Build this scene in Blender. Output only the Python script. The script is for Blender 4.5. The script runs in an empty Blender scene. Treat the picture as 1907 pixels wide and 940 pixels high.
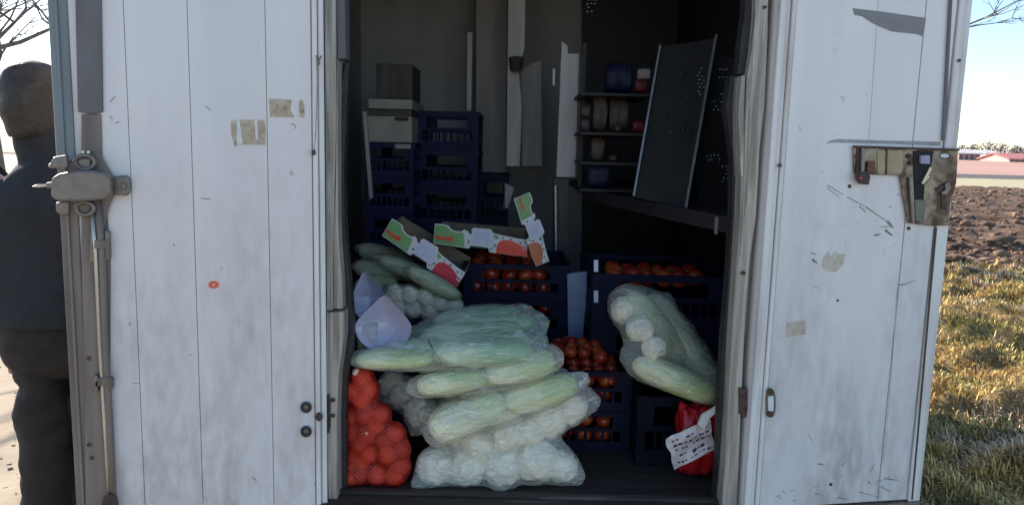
import bpy, bmesh, math, random
import numpy as np
from mathutils import Vector, Matrix, noise
random.seed(7); rng = np.random.default_rng(7)
sc = bpy.context.scene
col = sc.collection
# ---------------------------------------------------------------- camera, world, sun, exposure
F = 1400.0; PITCH = math.radians(7.9); ROLL = math.radians(1.5)
CAM = Vector((0, 0, 1.6))
f_ = Vector((0, math.cos(PITCH), -math.sin(PITCH)))
r0 = Vector((1, 0, 0)); u0 = Vector((0, math.sin(PITCH), math.cos(PITCH)))
R_ = r0*math.cos(ROLL) + u0*math.sin(ROLL)
U_ = u0*math.cos(ROLL) - r0*math.sin(ROLL)
cd = bpy.data.cameras.new('camera'); cam = bpy.data.objects.new('camera', cd); col.objects.link(cam)
m3 = Matrix((R_, U_, -f_)).transposed()
cam.matrix_world = Matrix.Translation(CAM) @ m3.to_4x4()
cd.sensor_width = 36; cd.lens = 36*F/1907.0; cd.clip_start = .05; cd.clip_end = 4000
sc.camera = cam
SUN_AZ = math.radians(-46); SUN_EL = math.radians(27)      # azimuth from +Y towards +X
sdir = Vector((math.sin(SUN_AZ)*math.cos(SUN_EL), math.cos(SUN_AZ)*math.cos(SUN_EL), math.sin(SUN_EL)))
w = bpy.data.worlds.new('World'); sc.world = w; w.use_nodes = True
nt = w.node_tree; bg = nt.nodes['Background']
sky = nt.nodes.new('ShaderNodeTexSky'); sky.sky_type = 'NISHITA'; sky.sun_disc = False
sky.sun_elevation = SUN_EL; sky.sun_rotation = SUN_AZ
sky.air_density = 1.0; sky.altitude = 0; sky.dust_density = .35; sky.ozone_density = 2.6
nt.links.new(sky.outputs[0], bg.inputs[0]); bg.inputs[1].default_value = 0.12
sl = bpy.data.lights.new('sun', 'SUN'); sl.energy = 5.0; sl.angle = math.radians(.6); sl.color = (1, .89, .72)
so = bpy.data.objects.new('sun', sl); col.objects.link(so)
so.rotation_euler = sdir.to_track_quat('Z', 'Y').to_euler(); so.location = (-20, 20, 20)
sc.view_settings.view_transform = 'Standard'; sc.view_settings.look = 'None'
sc.view_settings.exposure = 1.22; sc.view_settings.gamma = 1

# ---------------------------------------------------------------- helpers
def ray(px, py): return f_ + R_*((px-953.5)/F) - U_*((py-470)/F)
def P(px, py, Y):
    d = ray(px, py); return CAM + d*((Y-CAM.y)/d.y)
def pxs(Y): return Y/math.cos(PITCH)/F*1.02           # metres per photograph pixel at distance Y
def onplane(px, py, o, n):
    d = ray(px, py); return CAM + d*((o-CAM).dot(n)/d.dot(n))

def mat(name, a, b=None, scale=8, rough=.6, bump=0, metal=0, stretch=(1, 1, 1), detail=5, lo=.35, hi=.65, c=None, cscale=3, clo=.55, chi=.75, spec=.5, trans=0, bscale=None, island=0, cstretch=None, gen=False, soil=None):
    m = bpy.data.materials.new(name); m.use_nodes = True; t = m.node_tree; N = t.nodes; L = t.links
    p = N['Principled BSDF']; p.inputs['Roughness'].default_value = rough; p.inputs['Metallic'].default_value = metal
    p.inputs['Specular IOR Level'].default_value = spec
    if trans: p.inputs['Transmission Weight'].default_value = trans
    geo = N.new('ShaderNodeNewGeometry')
    tc = N.new('ShaderNodeTexCoord') if gen else None
    src = tc.outputs['Object'] if gen else geo.outputs['Position']
    def nz(sc_, st, det=detail):
        mp = N.new('ShaderNodeMapping'); mp.inputs['Scale'].default_value = st; L.new(src, mp.inputs[0])
        n = N.new('ShaderNodeTexNoise'); n.inputs['Scale'].default_value = sc_; n.inputs['Detail'].default_value = det; L.new(mp.outputs[0], n.inputs['Vector']); return n
    def ramp(n, l, h):
        r = N.new('ShaderNodeMapRange'); r.inputs[1].default_value = l; r.inputs[2].default_value = h; L.new(n, r.inputs[0]); return r.outputs[0]
    def mix(fac, x, y):
        q = N.new('ShaderNodeMix'); q.data_type = 'RGBA'; L.new(fac, q.inputs[0])
        for v, i in ((x, 6), (y, 7)):
            if isinstance(v, tuple): q.inputs[i].default_value = (*v, 1)
            else: L.new(v, q.inputs[i])
        return q.outputs[2]
    out = None
    if b is None: p.inputs['Base Color'].default_value = (*a, 1)
    else:
        out = mix(ramp(nz(scale, stretch).outputs[0], lo, hi), a, b)
        if c: out = mix(ramp(nz(cscale, cstretch or stretch).outputs[0], clo, chi), out, c)
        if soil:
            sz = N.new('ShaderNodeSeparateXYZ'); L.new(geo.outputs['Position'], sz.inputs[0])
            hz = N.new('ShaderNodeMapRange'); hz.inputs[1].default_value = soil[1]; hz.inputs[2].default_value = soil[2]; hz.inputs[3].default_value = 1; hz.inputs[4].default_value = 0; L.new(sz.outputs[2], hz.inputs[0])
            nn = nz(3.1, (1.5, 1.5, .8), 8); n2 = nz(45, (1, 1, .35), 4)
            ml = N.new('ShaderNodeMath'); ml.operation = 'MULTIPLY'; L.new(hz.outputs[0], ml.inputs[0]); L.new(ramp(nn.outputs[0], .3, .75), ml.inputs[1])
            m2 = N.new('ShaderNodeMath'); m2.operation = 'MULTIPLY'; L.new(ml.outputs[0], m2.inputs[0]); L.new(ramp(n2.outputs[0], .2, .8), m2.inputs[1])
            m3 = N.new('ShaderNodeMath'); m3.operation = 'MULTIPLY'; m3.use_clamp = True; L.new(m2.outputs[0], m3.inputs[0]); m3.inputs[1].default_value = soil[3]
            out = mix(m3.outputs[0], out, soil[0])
        if island:
            hs = N.new('ShaderNodeHueSaturation'); L.new(out, hs.inputs['Color'])
            r = N.new('ShaderNodeMapRange'); L.new(geo.outputs['Random Per Island'], r.inputs[0]); r.inputs[3].default_value = 1-island; r.inputs[4].default_value = 1+island
            L.new(r.outputs[0], hs.inputs['Value']); out = hs.outputs[0]
        if gen:
            oi = N.new('ShaderNodeObjectInfo'); h2 = N.new('ShaderNodeHueSaturation'); L.new(out, h2.inputs['Color']); r = N.new('ShaderNodeMapRange'); r.inputs[3].default_value = .5; r.inputs[4].default_value = 1.15; L.new(oi.outputs['Random'], r.inputs[0]); L.new(r.outputs[0], h2.inputs['Value'])
            r = N.new('ShaderNodeMapRange'); r.inputs[3].default_value = .49; r.inputs[4].default_value = .506; L.new(oi.outputs['Random'], r.inputs[0]); L.new(r.outputs[0], h2.inputs['Hue']); out = h2.outputs[0]
        L.new(out, p.inputs['Base Color'])
    if bump:
        bn = N.new('ShaderNodeBump'); bn.inputs['Strength'].default_value = bump; bn.inputs['Distance'].default_value = .01
        L.new(nz(bscale or scale*2, stretch).outputs[0], bn.inputs['Height']); L.new(bn.outputs[0], p.inputs['Normal'])
    m['p'] = 1
    return m

W = {}
def link(name, verts, faces, m, parent=None, label=None, cat=None, group=None, kind=None, origin=None, smooth=False, rot=None, matidx=None, mats=None):
    vs = [Vector(v) for v in verts]
    if origin is None:
        xs = [v.x for v in vs]; ys = [v.y for v in vs]; zs = [v.z for v in vs]
        origin = Vector(((min(xs)+max(xs))/2, (min(ys)+max(ys))/2, min(zs)))
    me = bpy.data.meshes.new(name)
    me.from_pydata([tuple(v-origin) for v in vs], [], faces)
    for q in (mats or [m]): me.materials.append(q)
    if smooth: me.shade_smooth()
    if matidx is not None: me.polygons.foreach_set('material_index', matidx)
    o = bpy.data.objects.new(name, me); col.objects.link(o); W[o.name] = Vector(origin)
    if parent is not None: o.parent = parent; o.location = Vector(origin) - W[parent.name]
    else: o.location = origin
    tag(o, label, cat, group, kind)
    return o
def tag(o, label=None, cat=None, group=None, kind=None):
    if label: o['label'] = label
    if cat: o['category'] = cat
    if group: o['group'] = group
    if kind: o['kind'] = kind
def empty(name, loc, label, cat, group=None, parent=None):
    o = bpy.data.objects.new(name, None); col.objects.link(o); o.empty_display_size = .1; o.location = loc; W[o.name] = Vector(loc)
    tag(o, label, cat, group); return o
def setmesh_np(name, V, Fc, m, smooth=False, **k):
    """numpy verts (n,3) and faces (m,3|4)"""
    me = bpy.data.meshes.new(name); n = Fc.shape[1]
    me.vertices.add(len(V)); me.vertices.foreach_set('co', V.astype(np.float32).ravel())
    me.loops.add(Fc.size); me.loops.foreach_set('vertex_index', Fc.astype(np.int32).ravel())
    me.polygons.add(len(Fc)); me.polygons.foreach_set('loop_start', np.arange(0, Fc.size, n, dtype=np.int32))
    me.polygons.foreach_set('loop_total', np.full(len(Fc), n, dtype=np.int32))
    me.update(calc_edges=True); me.validate(); me.materials.append(m)
    if smooth: me.shade_smooth()
    o = bpy.data.objects.new(name, me); col.objects.link(o); W[o.name] = Vector((0, 0, 0)); tag(o, **k); return o

class G:
    """collects verts / faces of one mesh"""
    def __init__(s): s.v = []; s.f = []; s.mi = []; s.cur = 0
    def add(s, vs, fs):
        b = len(s.v); s.v += [Vector(x) for x in vs]; s.f += [[b+i for i in q] for q in fs]; s.mi += [s.cur]*len(fs); return s
    def box(s, x0, x1, y0, y1, z0, z1):
        return s.add([(x, y, z) for z in (z0, z1) for y in (y0, y1) for x in (x0, x1)],
                     [(0, 2, 3, 1), (4, 5, 7, 6), (0, 1, 5, 4), (2, 6, 7, 3), (0, 4, 6, 2), (1, 3, 7, 5)])
    def obox(s, c, ax, ay, az):   # half axes
        c = Vector(c); ax, ay, az = Vector(ax), Vector(ay), Vector(az)
        return s.add([c+ax*i+ay*j+az*k for k in (-1, 1) for j in (-1, 1) for i in (-1, 1)],
                     [(0, 2, 3, 1), (4, 5, 7, 6), (0, 1, 5, 4), (2, 6, 7, 3), (0, 4, 6, 2), (1, 3, 7, 5)])
    def prism(s, pts, off):       # polygon extruded by vector
        n = len(pts); off = Vector(off); pts = [Vector(p) for p in pts]
        return s.add(pts+[p+off for p in pts], [list(range(n))[::-1], list(range(n, 2*n))]+[(i, (i+1) % n, n+(i+1) % n, n+i) for i in range(n)])
    def tube(s, pts, r, n=10, cap=True):
        pts = [Vector(p) for p in pts]; rs = r if isinstance(r, (list, tuple)) else [r]*len(pts)
        b = len(s.v); up = None
        for i, p in enumerate(pts):
            d = (pts[min(i+1, len(pts)-1)]-pts[max(i-1, 0)]).normalized()
            if up is None: up = d.orthogonal().normalized()
            up = (up - d*up.dot(d)).normalized(); sd = d.cross(up)
            for k in range(n):
                a = 2*math.pi*k/n; s.v.append(p+(up*math.cos(a)+sd*math.sin(a))*rs[i])
        for i in range(len(pts)-1):
            for k in range(n):
                s.f.append([b+i*n+k, b+i*n+(k+1) % n, b+(i+1)*n+(k+1) % n, b+(i+1)*n+k]); s.mi.append(s.cur)
        if cap:
            s.f.append([b+k for k in range(n)][::-1]); s.f.append([b+(len(pts)-1)*n+k for k in range(n)]); s.mi += [s.cur]*2
        return s
    def out(s, name, m, parent=None, **k):
        if any(s.mi): k['matidx'] = s.mi
        return link(name, s.v, s.f, m, parent, **k)
def bevel(o, wd, seg=2):
    b = o.modifiers.new('bevel', 'BEVEL'); b.width = wd; b.segments = seg; b.limit_method = 'ANGLE'; return o
def copy_tree(o, delta, label=None, group=None, parent=None):
    c = o.copy(); col.objects.link(c)
    if parent is None: c.location = Vector(o.location)+Vector(delta)
    else: c.parent = parent
    if label: c['label'] = label
    if group: c['group'] = group
    for ch in list(o.children): copy_tree(ch, (0, 0, 0), parent=c)
    return c

# ---------------------------------------------------------------- materials
M = {}
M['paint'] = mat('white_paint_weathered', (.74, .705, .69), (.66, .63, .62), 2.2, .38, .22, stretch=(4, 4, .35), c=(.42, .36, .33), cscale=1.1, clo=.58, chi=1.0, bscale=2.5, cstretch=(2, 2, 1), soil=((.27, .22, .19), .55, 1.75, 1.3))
M['paint_low'] = M['paint']
M['rim'] = mat('white_trim_worn', (.70, .68, .65), (.50, .45, .41), 9, .45, .1, stretch=(4, 4, .3), lo=.45, hi=.75, c=(.28, .23, .2), cscale=5, clo=.62, chi=.8)
M['jamb'] = mat('aluminium_jamb_weathered', (.42, .385, .33), (.22, .19, .155), 14, .5, .3, stretch=(5, 5, .22), metal=.15, c=(.5, .47, .42), cscale=22, clo=.5, chi=.7)
M['jambdark'] = mat('stained_frame_metal', (.2, .17, .14), (.11, .085, .065), 16, .6, .3, stretch=(4, 4, .3))
M['steel'] = mat('dull_zinc_steel', (.22, .195, .18), (.15, .125, .11), 20, .42, .15, metal=.55, c=(.16, .11, .08), cscale=14, clo=.6, chi=.75)
M['steelworn'] = mat('lock_plate_steel', (.30, .25, .185), (.11, .08, .06), 16, .42, .3, metal=.5, c=(.07, .035, .022), cscale=26, clo=.47, chi=.6)
M['dark'] = mat('dark_rust_metal', (.03, .022, .02), (.09, .05, .035), 60, .7, .3)
M['brightrod'] = mat('bright_rod_steel', (.62, .58, .52), (.4, .36, .3), 30, .3, .1, metal=.7, stretch=(1, 1, .2))
M['rubber'] = mat('black_rubber_seal', (.014, .014, .015), (.03, .028, .027), 30, .6, .2)
M['sealgrey'] = mat('grey_seal_strip', (.15, .145, .15), (.10, .095, .095), 12, .6, .1, stretch=(1, 1, .3))
M['edgeblue'] = mat('blue_grey_door_edge', (.19, .22, .23), (.14, .16, .17), 6, .5, .1, stretch=(5, 5, .3))
M['edgelow'] = mat('brown_grey_door_edge', (.22, .18, .155), (.13, .10, .085), 9, .5, .2, stretch=(4, 4, .25))
M['tapebeige'] = mat('beige_tape_remnant', (.36, .27, .17), (.48, .41, .31), 45, .35, .25, c=(.2, .16, .12), cscale=60, clo=.6, chi=.7)
M['tapegrey'] = mat('grey_tape', (.19, .185, .185), (.215, .21, .21), 30, .55, .05)
M['scuff'] = mat('dark_scuff', (.15, .13, .12), (.36, .34, .33), 70, .7)
M['pencil'] = mat('faint_grey_scuff', (.40, .39, .39), (.52, .51, .52), 70, .7)
M['wall'] = mat('haze_grey_inner_wall', (.40, .39, .40), (.30, .29, .30), 4, .6, .1, stretch=(1, 1, .4))  # left and back walls kept lighter to stand in for haze
M['wallr'] = mat('shade_dark_inner_wall', (.018, .016, .02), (.03, .026, .028), 4, .6, .1)  # same inner wall with the right side's shade put into the colour
M['floor'] = mat('dark_plywood_floor', (.020, .012, .009), (.038, .025, .018), 9, .9, .25, stretch=(.5, 3, 1), c=(.015, .011, .01), cscale=5)
M['sill'] = mat('dark_brown_sill', (.05, .034, .027), (.03, .02, .016), 14, .75, .3, stretch=(.4, 4, 4), c=(.11, .085, .07), cscale=9, clo=.58, chi=.7)
M['post'] = mat('pale_grey_post', (.62, .59, .58), (.5, .47, .46), 8, .5, .1, stretch=(3, 3, .4))
M['postdim'] = mat('dim_grey_board', (.40, .37, .36), (.3, .27, .26), 6, .6, .1, stretch=(3, 3, .3))
M['wood'] = mat('dark_stained_wood', (.06, .045, .04), (.1, .08, .07), 12, .6, .2, stretch=(3, 3, .3))
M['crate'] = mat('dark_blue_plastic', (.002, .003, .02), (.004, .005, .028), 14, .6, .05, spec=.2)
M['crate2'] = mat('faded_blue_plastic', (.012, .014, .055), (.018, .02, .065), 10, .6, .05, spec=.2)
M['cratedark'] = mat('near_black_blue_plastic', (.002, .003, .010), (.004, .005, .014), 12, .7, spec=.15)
M['sheet'] = mat('pale_blue_sheet', (.22, .3, .42), (.15, .2, .33), 9, .4, .1)
M['card'] = mat('brown_cardboard', (.2, .15, .1), (.16, .12, .08), 20, .8, .1)
M['foam'] = mat('dusty_beige_box', (.42, .4, .33), (.33, .31, .27), 18, .7, .1)
M['tomato'] = mat('tomato_skin', (.36, .03, .012), (.42, .075, .015), 14, .3, 0, gen=True, spec=.6)
M['orange'] = mat('orange_skin', (.8, .17, .03), (.65, .1, .02), 30, .4, .08, gen=True)
M['onion'] = mat('onion_skin', (.80, .42, .25), (1.0, .86, .72), 18, .22, .05, gen=True, c=(.6, .25, .12), cscale=12)
M['label'] = mat('white_print', (.62, .62, .74), (.55, .55, .68), 20, .6)
M['green'] = mat('green_print', (.16, .34, .12), (.22, .4, .16), 16, .55)
M['redprint'] = mat('red_print', (.72, .05, .03), (.8, .12, .05), 10, .5)
M['crimson'] = mat('crimson_print', (.5, .012, .035), (.6, .03, .05), 10, .5)
M['orangeprint'] = mat('orange_print', (.5, .13, .05), (.58, .18, .08), 12, .5)
M['whitecard'] = mat('white_card', (.68, .68, .66), (.6, .6, .62), 30, .6)
M['ink'] = mat('dark_ink', (.04, .02, .05), (.08, .04, .07), 30, .6)
M['inkgrey'] = mat('lilac_ink', (.36, .35, .5), (.4, .4, .55), 30, .6)
M['board'] = mat('black_panel', (.012, .012, .012), (.02, .019, .019), 9, .85, .1)
M['alu'] = mat('aluminium_rail', (.42, .42, .41), (.28, .28, .28), 30, .35, metal=.6)
M['redbag'] = mat('red_plastic_bag', (.5, .015, .02), (.35, .01, .015), 14, .3, .4)
M['bluebag'] = mat('blue_fabric', (.005, .008, .04), (.008, .014, .06), 8, .6, .3)
M['white'] = mat('milky_plastic', (.7, .7, .66), (.6, .58, .52), 20, .4)
M['pink'] = mat('pink_red_packet', (.2, .012, .022), (.12, .03, .03), 20, .4)
M['tan'] = mat('tan_packet', (.12, .08, .06), (.07, .05, .045), 20, .6)
M['bark'] = mat('bare_bark', (.12, .09, .075), (.2, .16, .13), 20, .9, .3)
M['jacket'] = mat('dark_slate_jacket', (.014, .016, .021), (.009, .010, .013), 25, .8, .3)
M['trousers'] = mat('dark_brown_trousers', (.022, .017, .016), (.014, .011, .010), 25, .85, .3)
M['skin'] = mat('skin', (.45, .27, .2), (.4, .22, .16), 20, .5)
M['hair'] = mat('dark_hair', (.02, .016, .014), (.035, .028, .024), 60, .6, .3)
M['boot'] = mat('black_boot', (.02, .018, .016), (.03, .027, .024), 30, .5)
M['chassis'] = mat('black_chassis', (.02, .02, .02), (.04, .035, .03), 10, .6)
M['tyre'] = mat('tyre_rubber', (.02, .02, .02), (.035, .033, .03), 30, .8)
M['outerwall'] = M['paint']
M['glintpale'] = mat('painted_glint', (.34, .35, .38), (.25, .25, .28), 30, .15)  # pale colour of the chips that stand for glints

def head_mat(name, white, green, leafy=.5):
    m = bpy.data.materials.new(name); m.use_nodes = True; N = m.node_tree.nodes; L = m.node_tree.links; p = N['Principled BSDF']
    tc = N.new('ShaderNodeTexCoord')
    mp = N.new('ShaderNodeMapping'); mp.inputs['Scale'].default_value = (5, 34, 34); L.new(tc.outputs['Object'], mp.inputs[0])
    n = N.new('ShaderNodeTexNoise'); n.inputs['Scale'].default_value = 1.2; n.inputs['Detail'].default_value = 6; n.inputs['Distortion'].default_value = 1.5; L.new(mp.outputs[0], n.inputs['Vector'])
    sx = N.new('ShaderNodeSeparateXYZ'); L.new(tc.outputs['Generated'], sx.inputs[0])
    ad = N.new('ShaderNodeMath'); ad.operation = 'MULTIPLY_ADD'; L.new(sx.outputs[0], ad.inputs[0]); ad.inputs[1].default_value = leafy; L.new(n.outputs[0], ad.inputs[2])
    r = N.new('ShaderNodeMapRange'); r.inputs[1].default_value = .56; r.inputs[2].default_value = .88; L.new(ad.outputs[0], r.inputs[0])
    mx = N.new('ShaderNodeMix'); mx.data_type = 'RGBA'; L.new(r.outputs[0], mx.inputs[0]); mx.inputs[6].default_value = (*white, 1); mx.inputs[7].default_value = (*green, 1)
    L.new(mx.outputs[2], p.inputs['Base Color']); p.inputs['Roughness'].default_value = .5
    b = N.new('ShaderNodeBump'); b.inputs['Strength'].default_value = .8; b.inputs['Distance'].default_value = .012; L.new(n.outputs[0], b.inputs['Height']); L.new(b.outputs[0], p.inputs['Normal'])
    return m
M['napa'] = head_mat('napa_leaf', (.80, .80, .48), (.42, .52, .15), .45)
M['napapale'] = head_mat('napa_pale_leaf', (.82, .81, .58), (.54, .60, .26), .35)
M['leek'] = head_mat('leafy_green', (.66, .74, .50), (.22, .38, .16), .6)
M['turnip'] = head_mat('white_root', (.86, .79, .62), (.70, .66, .45), .2)
M['leekdull'] = head_mat('grey_green_leaf', (.45, .5, .33), (.26, .32, .16), .4)

def film_mat(name, colr, fac, rough=.22, tint=(1, 1, 1), edge=.45, scale=18, bump=.6, highlight_streak=.45):
    m = bpy.data.materials.new(name); m.use_nodes = True; N = m.node_tree.nodes; L = m.node_tree.links; p = N['Principled BSDF']; out = N['Material Output']
    p.inputs['Base Color'].default_value = (*colr, 1); p.inputs['Roughness'].default_value = rough; p.inputs['Specular IOR Level'].default_value = 1.0
    g = N.new('ShaderNodeNewGeometry'); n = N.new('ShaderNodeTexNoise'); n.inputs['Scale'].default_value = scale; n.inputs['Detail'].default_value = 1.6; n.inputs['Distortion'].default_value = 2.4
    mp = N.new('ShaderNodeMapping'); mp.inputs['Scale'].default_value = (1, 1, 1.9); L.new(g.outputs['Position'], mp.inputs[0]); L.new(mp.outputs[0], n.inputs['Vector'])
    # sharp creases of stretched film: ridge of the noise
    a1 = N.new('ShaderNodeMath'); a1.operation = 'SUBTRACT'; L.new(n.outputs[0], a1.inputs[0]); a1.inputs[1].default_value = .5
    a2 = N.new('ShaderNodeMath'); a2.operation = 'ABSOLUTE'; L.new(a1.outputs[0], a2.inputs[0])
    b = N.new('ShaderNodeBump'); b.inputs['Strength'].default_value = bump; b.inputs['Distance'].default_value = .03; L.new(a2.outputs[0], b.inputs['Height']); L.new(b.outputs[0], p.inputs['Normal'])
    lw = N.new('ShaderNodeLayerWeight'); lw.inputs[0].default_value = .35; L.new(b.outputs[0], lw.inputs['Normal'])
    rr = N.new('ShaderNodeMapRange'); rr.inputs[1].default_value = 0; rr.inputs[2].default_value = .02; rr.inputs[3].default_value = .10; rr.inputs[4].default_value = 0; L.new(a2.outputs[0], rr.inputs[0])
    k = N.new('ShaderNodeMath'); k.operation = 'MULTIPLY_ADD'; L.new(lw.outputs['Facing'], k.inputs[0]); k.inputs[1].default_value = edge; L.new(rr.outputs[0], k.inputs[2])
    mps = N.new('ShaderNodeMapping'); mps.inputs['Scale'].default_value = (9, 9, 44); mps.inputs['Rotation'].default_value = (0, .25, 0); L.new(g.outputs['Position'], mps.inputs[0])
    ns = N.new('ShaderNodeTexNoise'); ns.inputs['Scale'].default_value = 1.0; ns.inputs['Detail'].default_value = 3; ns.inputs['Distortion'].default_value = 1.6; L.new(mps.outputs[0], ns.inputs['Vector'])
    rs = N.new('ShaderNodeMapRange'); rs.inputs[1].default_value = .56; rs.inputs[2].default_value = .70; rs.inputs[4].default_value = highlight_streak; L.new(ns.outputs[0], rs.inputs[0])  # pale streaks painted into the film's opacity as highlights
    ks = N.new('ShaderNodeMath'); ks.operation = 'ADD'; L.new(k.outputs[0], ks.inputs[0]); L.new(rs.outputs[0], ks.inputs[1]); k = ks
    k2 = N.new('ShaderNodeMath'); k2.operation = 'ADD'; k2.use_clamp = True; L.new(k.outputs[0], k2.inputs[0]); k2.inputs[1].default_value = fac
    t = N.new('ShaderNodeBsdfTransparent'); t.inputs[0].default_value = (*tint, 1)
    mx = N.new('ShaderNodeMixShader'); L.new(k2.outputs[0], mx.inputs[0]); L.new(t.outputs[0], mx.inputs[1]); L.new(p.outputs[0], mx.inputs[2]); L.new(mx.outputs[0], out.inputs[0])
    return m
M['film'] = film_mat('clear_film', (.80, .80, .72), .22, .1, edge=.2, scale=8, bump=.8)
M['filmgreen'] = film_mat('cloudy_film', (.66, .74, .62), .24, .1, edge=.2, scale=8, bump=.9)
M['filmdull'] = film_mat('dull_film', (.42, .43, .36), .26, .14, edge=.2, scale=7)
def net_mat():
    m = film_mat('red_net', (.50, .012, .008), .10, .5, (1, .40, .27), .6, 60, .3, highlight_streak=0); t = m.node_tree; N = t.nodes; L = t.links
    g = N.new('ShaderNodeNewGeometry'); mx = [q for q in N if q.type == 'MIX_SHADER'][0]; old = mx.inputs[0].links[0].from_socket
    acc = old
    for rot in (.75, -.75):
        mp = N.new('ShaderNodeMapping'); mp.inputs['Rotation'].default_value = (0, rot, 0); L.new(g.outputs['Position'], mp.inputs[0])
        wv = N.new('ShaderNodeTexWave'); wv.inputs['Scale'].default_value = 36; wv.inputs['Distortion'].default_value = 1.2; wv.inputs['Detail'].default_value = 1; L.new(mp.outputs[0], wv.inputs[0])
        r = N.new('ShaderNodeMapRange'); r.inputs[1].default_value = .72; r.inputs[2].default_value = .92; r.inputs[4].default_value = .7; L.new(wv.outputs[1], r.inputs[0])
        q = N.new('ShaderNodeMath'); q.operation = 'MAXIMUM'; L.new(acc, q.inputs[0]); L.new(r.outputs[0], q.inputs[1]); acc = q.outputs[0]
    L.new(acc, mx.inputs[0]); return m
M['net'] = net_mat()
M['lilac'] = film_mat('lilac_plastic', (.42, .42, .56), .8, .35, (.9, .9, 1), .3, 6, .3, highlight_streak=.2)

# ================================================================ SETTING: ground, fields, road, far land
def grid(name, xs, ys, hfun, m, kind='structure', zb=0, label=None):
    X, Y = np.meshgrid(xs, ys); Z = np.array([[hfun(float(a), float(b)) for a, b in zip(r1, r2)] for r1, r2 in zip(X, Y)])+zb
    V = np.stack([X.ravel(), Y.ravel(), Z.ravel()], 1); nx = len(xs); ny = len(ys)
    i = np.arange((ny-1)*(nx-1)); a = (i//(nx-1))*nx+i % (nx-1)
    return setmesh_np(name, V, np.stack([a, a+1, a+nx+1, a+nx], 1), m, smooth=True, kind=kind, label=label)
M['ground'] = mat('pale_dirt', (.34, .27, .2), (.28, .215, .155), 3, .9, .4, c=(.22, .165, .12), cscale=.8, bscale=14)
M['soil'] = mat('ploughed_soil', (.13, .072, .042), (.075, .04, .026), 2.2, .95, .6, c=(.19, .115, .07), cscale=5, clo=.5, chi=.75, bscale=16)
M['straw'] = mat('matted_turf', (.22, .16, .07), (.11, .09, .03), 3, .95, .6, c=(.32, .2, .1), cscale=1.1, bscale=26, clo=.45, chi=.7)
M['palegreen'] = mat('pale_green_stubble', (.36, .31, .19), (.40, .34, .22), .4, .9)
M['pinksoil'] = mat('pink_sunlit_soil', (.44, .25, .20), (.36, .21, .17), .03, .9, stretch=(.3, 1, 1))
M['asphalt'] = mat('asphalt', (.06, .055, .055), (.09, .075, .07), 3, .85)
base = setmesh_np('ground', np.array([[-900, -60, -.02], [900, -60, -.02], [900, 1500, -.02], [-900, 1500, -.02]], float), np.array([[0, 1, 2, 3]]), M['ground'], kind='structure')
YG = 10.4
def h_near(x, y):
    v = Vector((x*1.1, y*1.6, 0)); return .10+.15*noise.noise(v)+.13*noise.noise(v*2.3)+.09*noise.noise(v*5)+.04*noise.noise(v*12)
grid('grass_verge', np.linspace(1.2, 11.5, 120), np.linspace(1.6, YG+.2, 150), h_near, M['straw'], zb=.02)
def h_field(x, y):
    v = Vector((x*.9, y*.9, 3)); return .05+.07*math.sin(y*5.2+x*.5+2*noise.noise(v))+.10*noise.noise(v*1.5)+.10*abs(noise.noise(v*4))+.04*noise.noise(v*9)
ys = [YG]
while ys[-1] < 42: ys.append(ys[-1]+max(.08, ys[-1]*.006))
grid('ploughed_field', np.linspace(4, 44, 230), np.array(ys), h_field, M['soil'], zb=.02)
def flat(name, x0, x1, y0, y1, z, m, z2=None):
    return setmesh_np(name, np.array([[x0, y0, z], [x1, y0, z], [x1, y1, z if z2 is None else z2], [x0, y1, z if z2 is None else z2]], float), np.array([[0, 1, 2, 3]]), m, kind='structure')
flat('stubble_strip', -20, 400, 41.8, 65, .05, M['palegreen'])
flat('country_road', -400, 400, 65.5, 84, .05, M['asphalt'])
flat('far_field', -400, 500, 84.5, 250, .04, M['pinksoil'], 1.7)
flat('far_plain', -900, 900, 250.5, 1480, 1.7, M['pinksoil'])
def h_left(x, y):
    v = Vector((x*1.3, y*1.3, 9)); return .03+.035*noise.noise(v)+.02*noise.noise(v*4)
grid('dirt_track', np.linspace(-16, -1.2, 90), np.linspace(-1, 22, 110), h_left, M['ground'], zb=.0)

# grass blades: tufts matted to one side
def blades(name, n, xr, yr, hf, m, ln=(.03, .095), wd=.0026, cond=None, label=None):
    V = []; Fc = []; k = 0
    P0 = []
    while len(P0) < n:
        y = yr[0]+(yr[1]-yr[0])*random.random()**1.6; x = y*xr[0]+(y*(xr[1]-xr[0]))*random.random()
        if noise.noise(Vector((x*1.7, y*1.7, 5)))+.72 < random.random()*.75: continue
        P0.append((x, y))
    for x, y in P0:
        z = hf(x, y)+.012; L = random.uniform(*ln)*(1+.6*noise.noise(Vector((x, y, 1)))); a = random.gauss(2.4, 1.3); ti = random.uniform(.25, .95)
        dx, dy, dz = math.cos(a)*ti*L, math.sin(a)*ti*L, L*math.sqrt(max(.05, 1-ti*ti))
        wv = wd*(1+y*.12); sx, sy = -math.sin(a)*wv, math.cos(a)*wv
        x += random.gauss(0, .03); V += [(x-sx, y-sy, z), (x+sx, y+sy, z), (x+dx*.6+sx*.7, y+dy*.6+sy*.7, z+dz*.75), (x+dx*.6-sx*.7, y+dy*.6-sy*.7, z+dz*.75), (x+dx*1.2, y+dy*1.2, z+dz*.8)]
        Fc += [(k, k+1, k+2), (k, k+2, k+3), (k+3, k+2, k+4)]; k += 5
    return setmesh_np(name, np.array(V), np.array(Fc), m, kind='stuff', label=label, cat='grass')
M['blade'] = mat('dry_and_green_grass', (.72, .48, .18), (.26, .24, .05), 2.0, .7, 0, c=(.75, .56, .36), cscale=1.3, clo=.52, chi=.6, island=.6)
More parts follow.
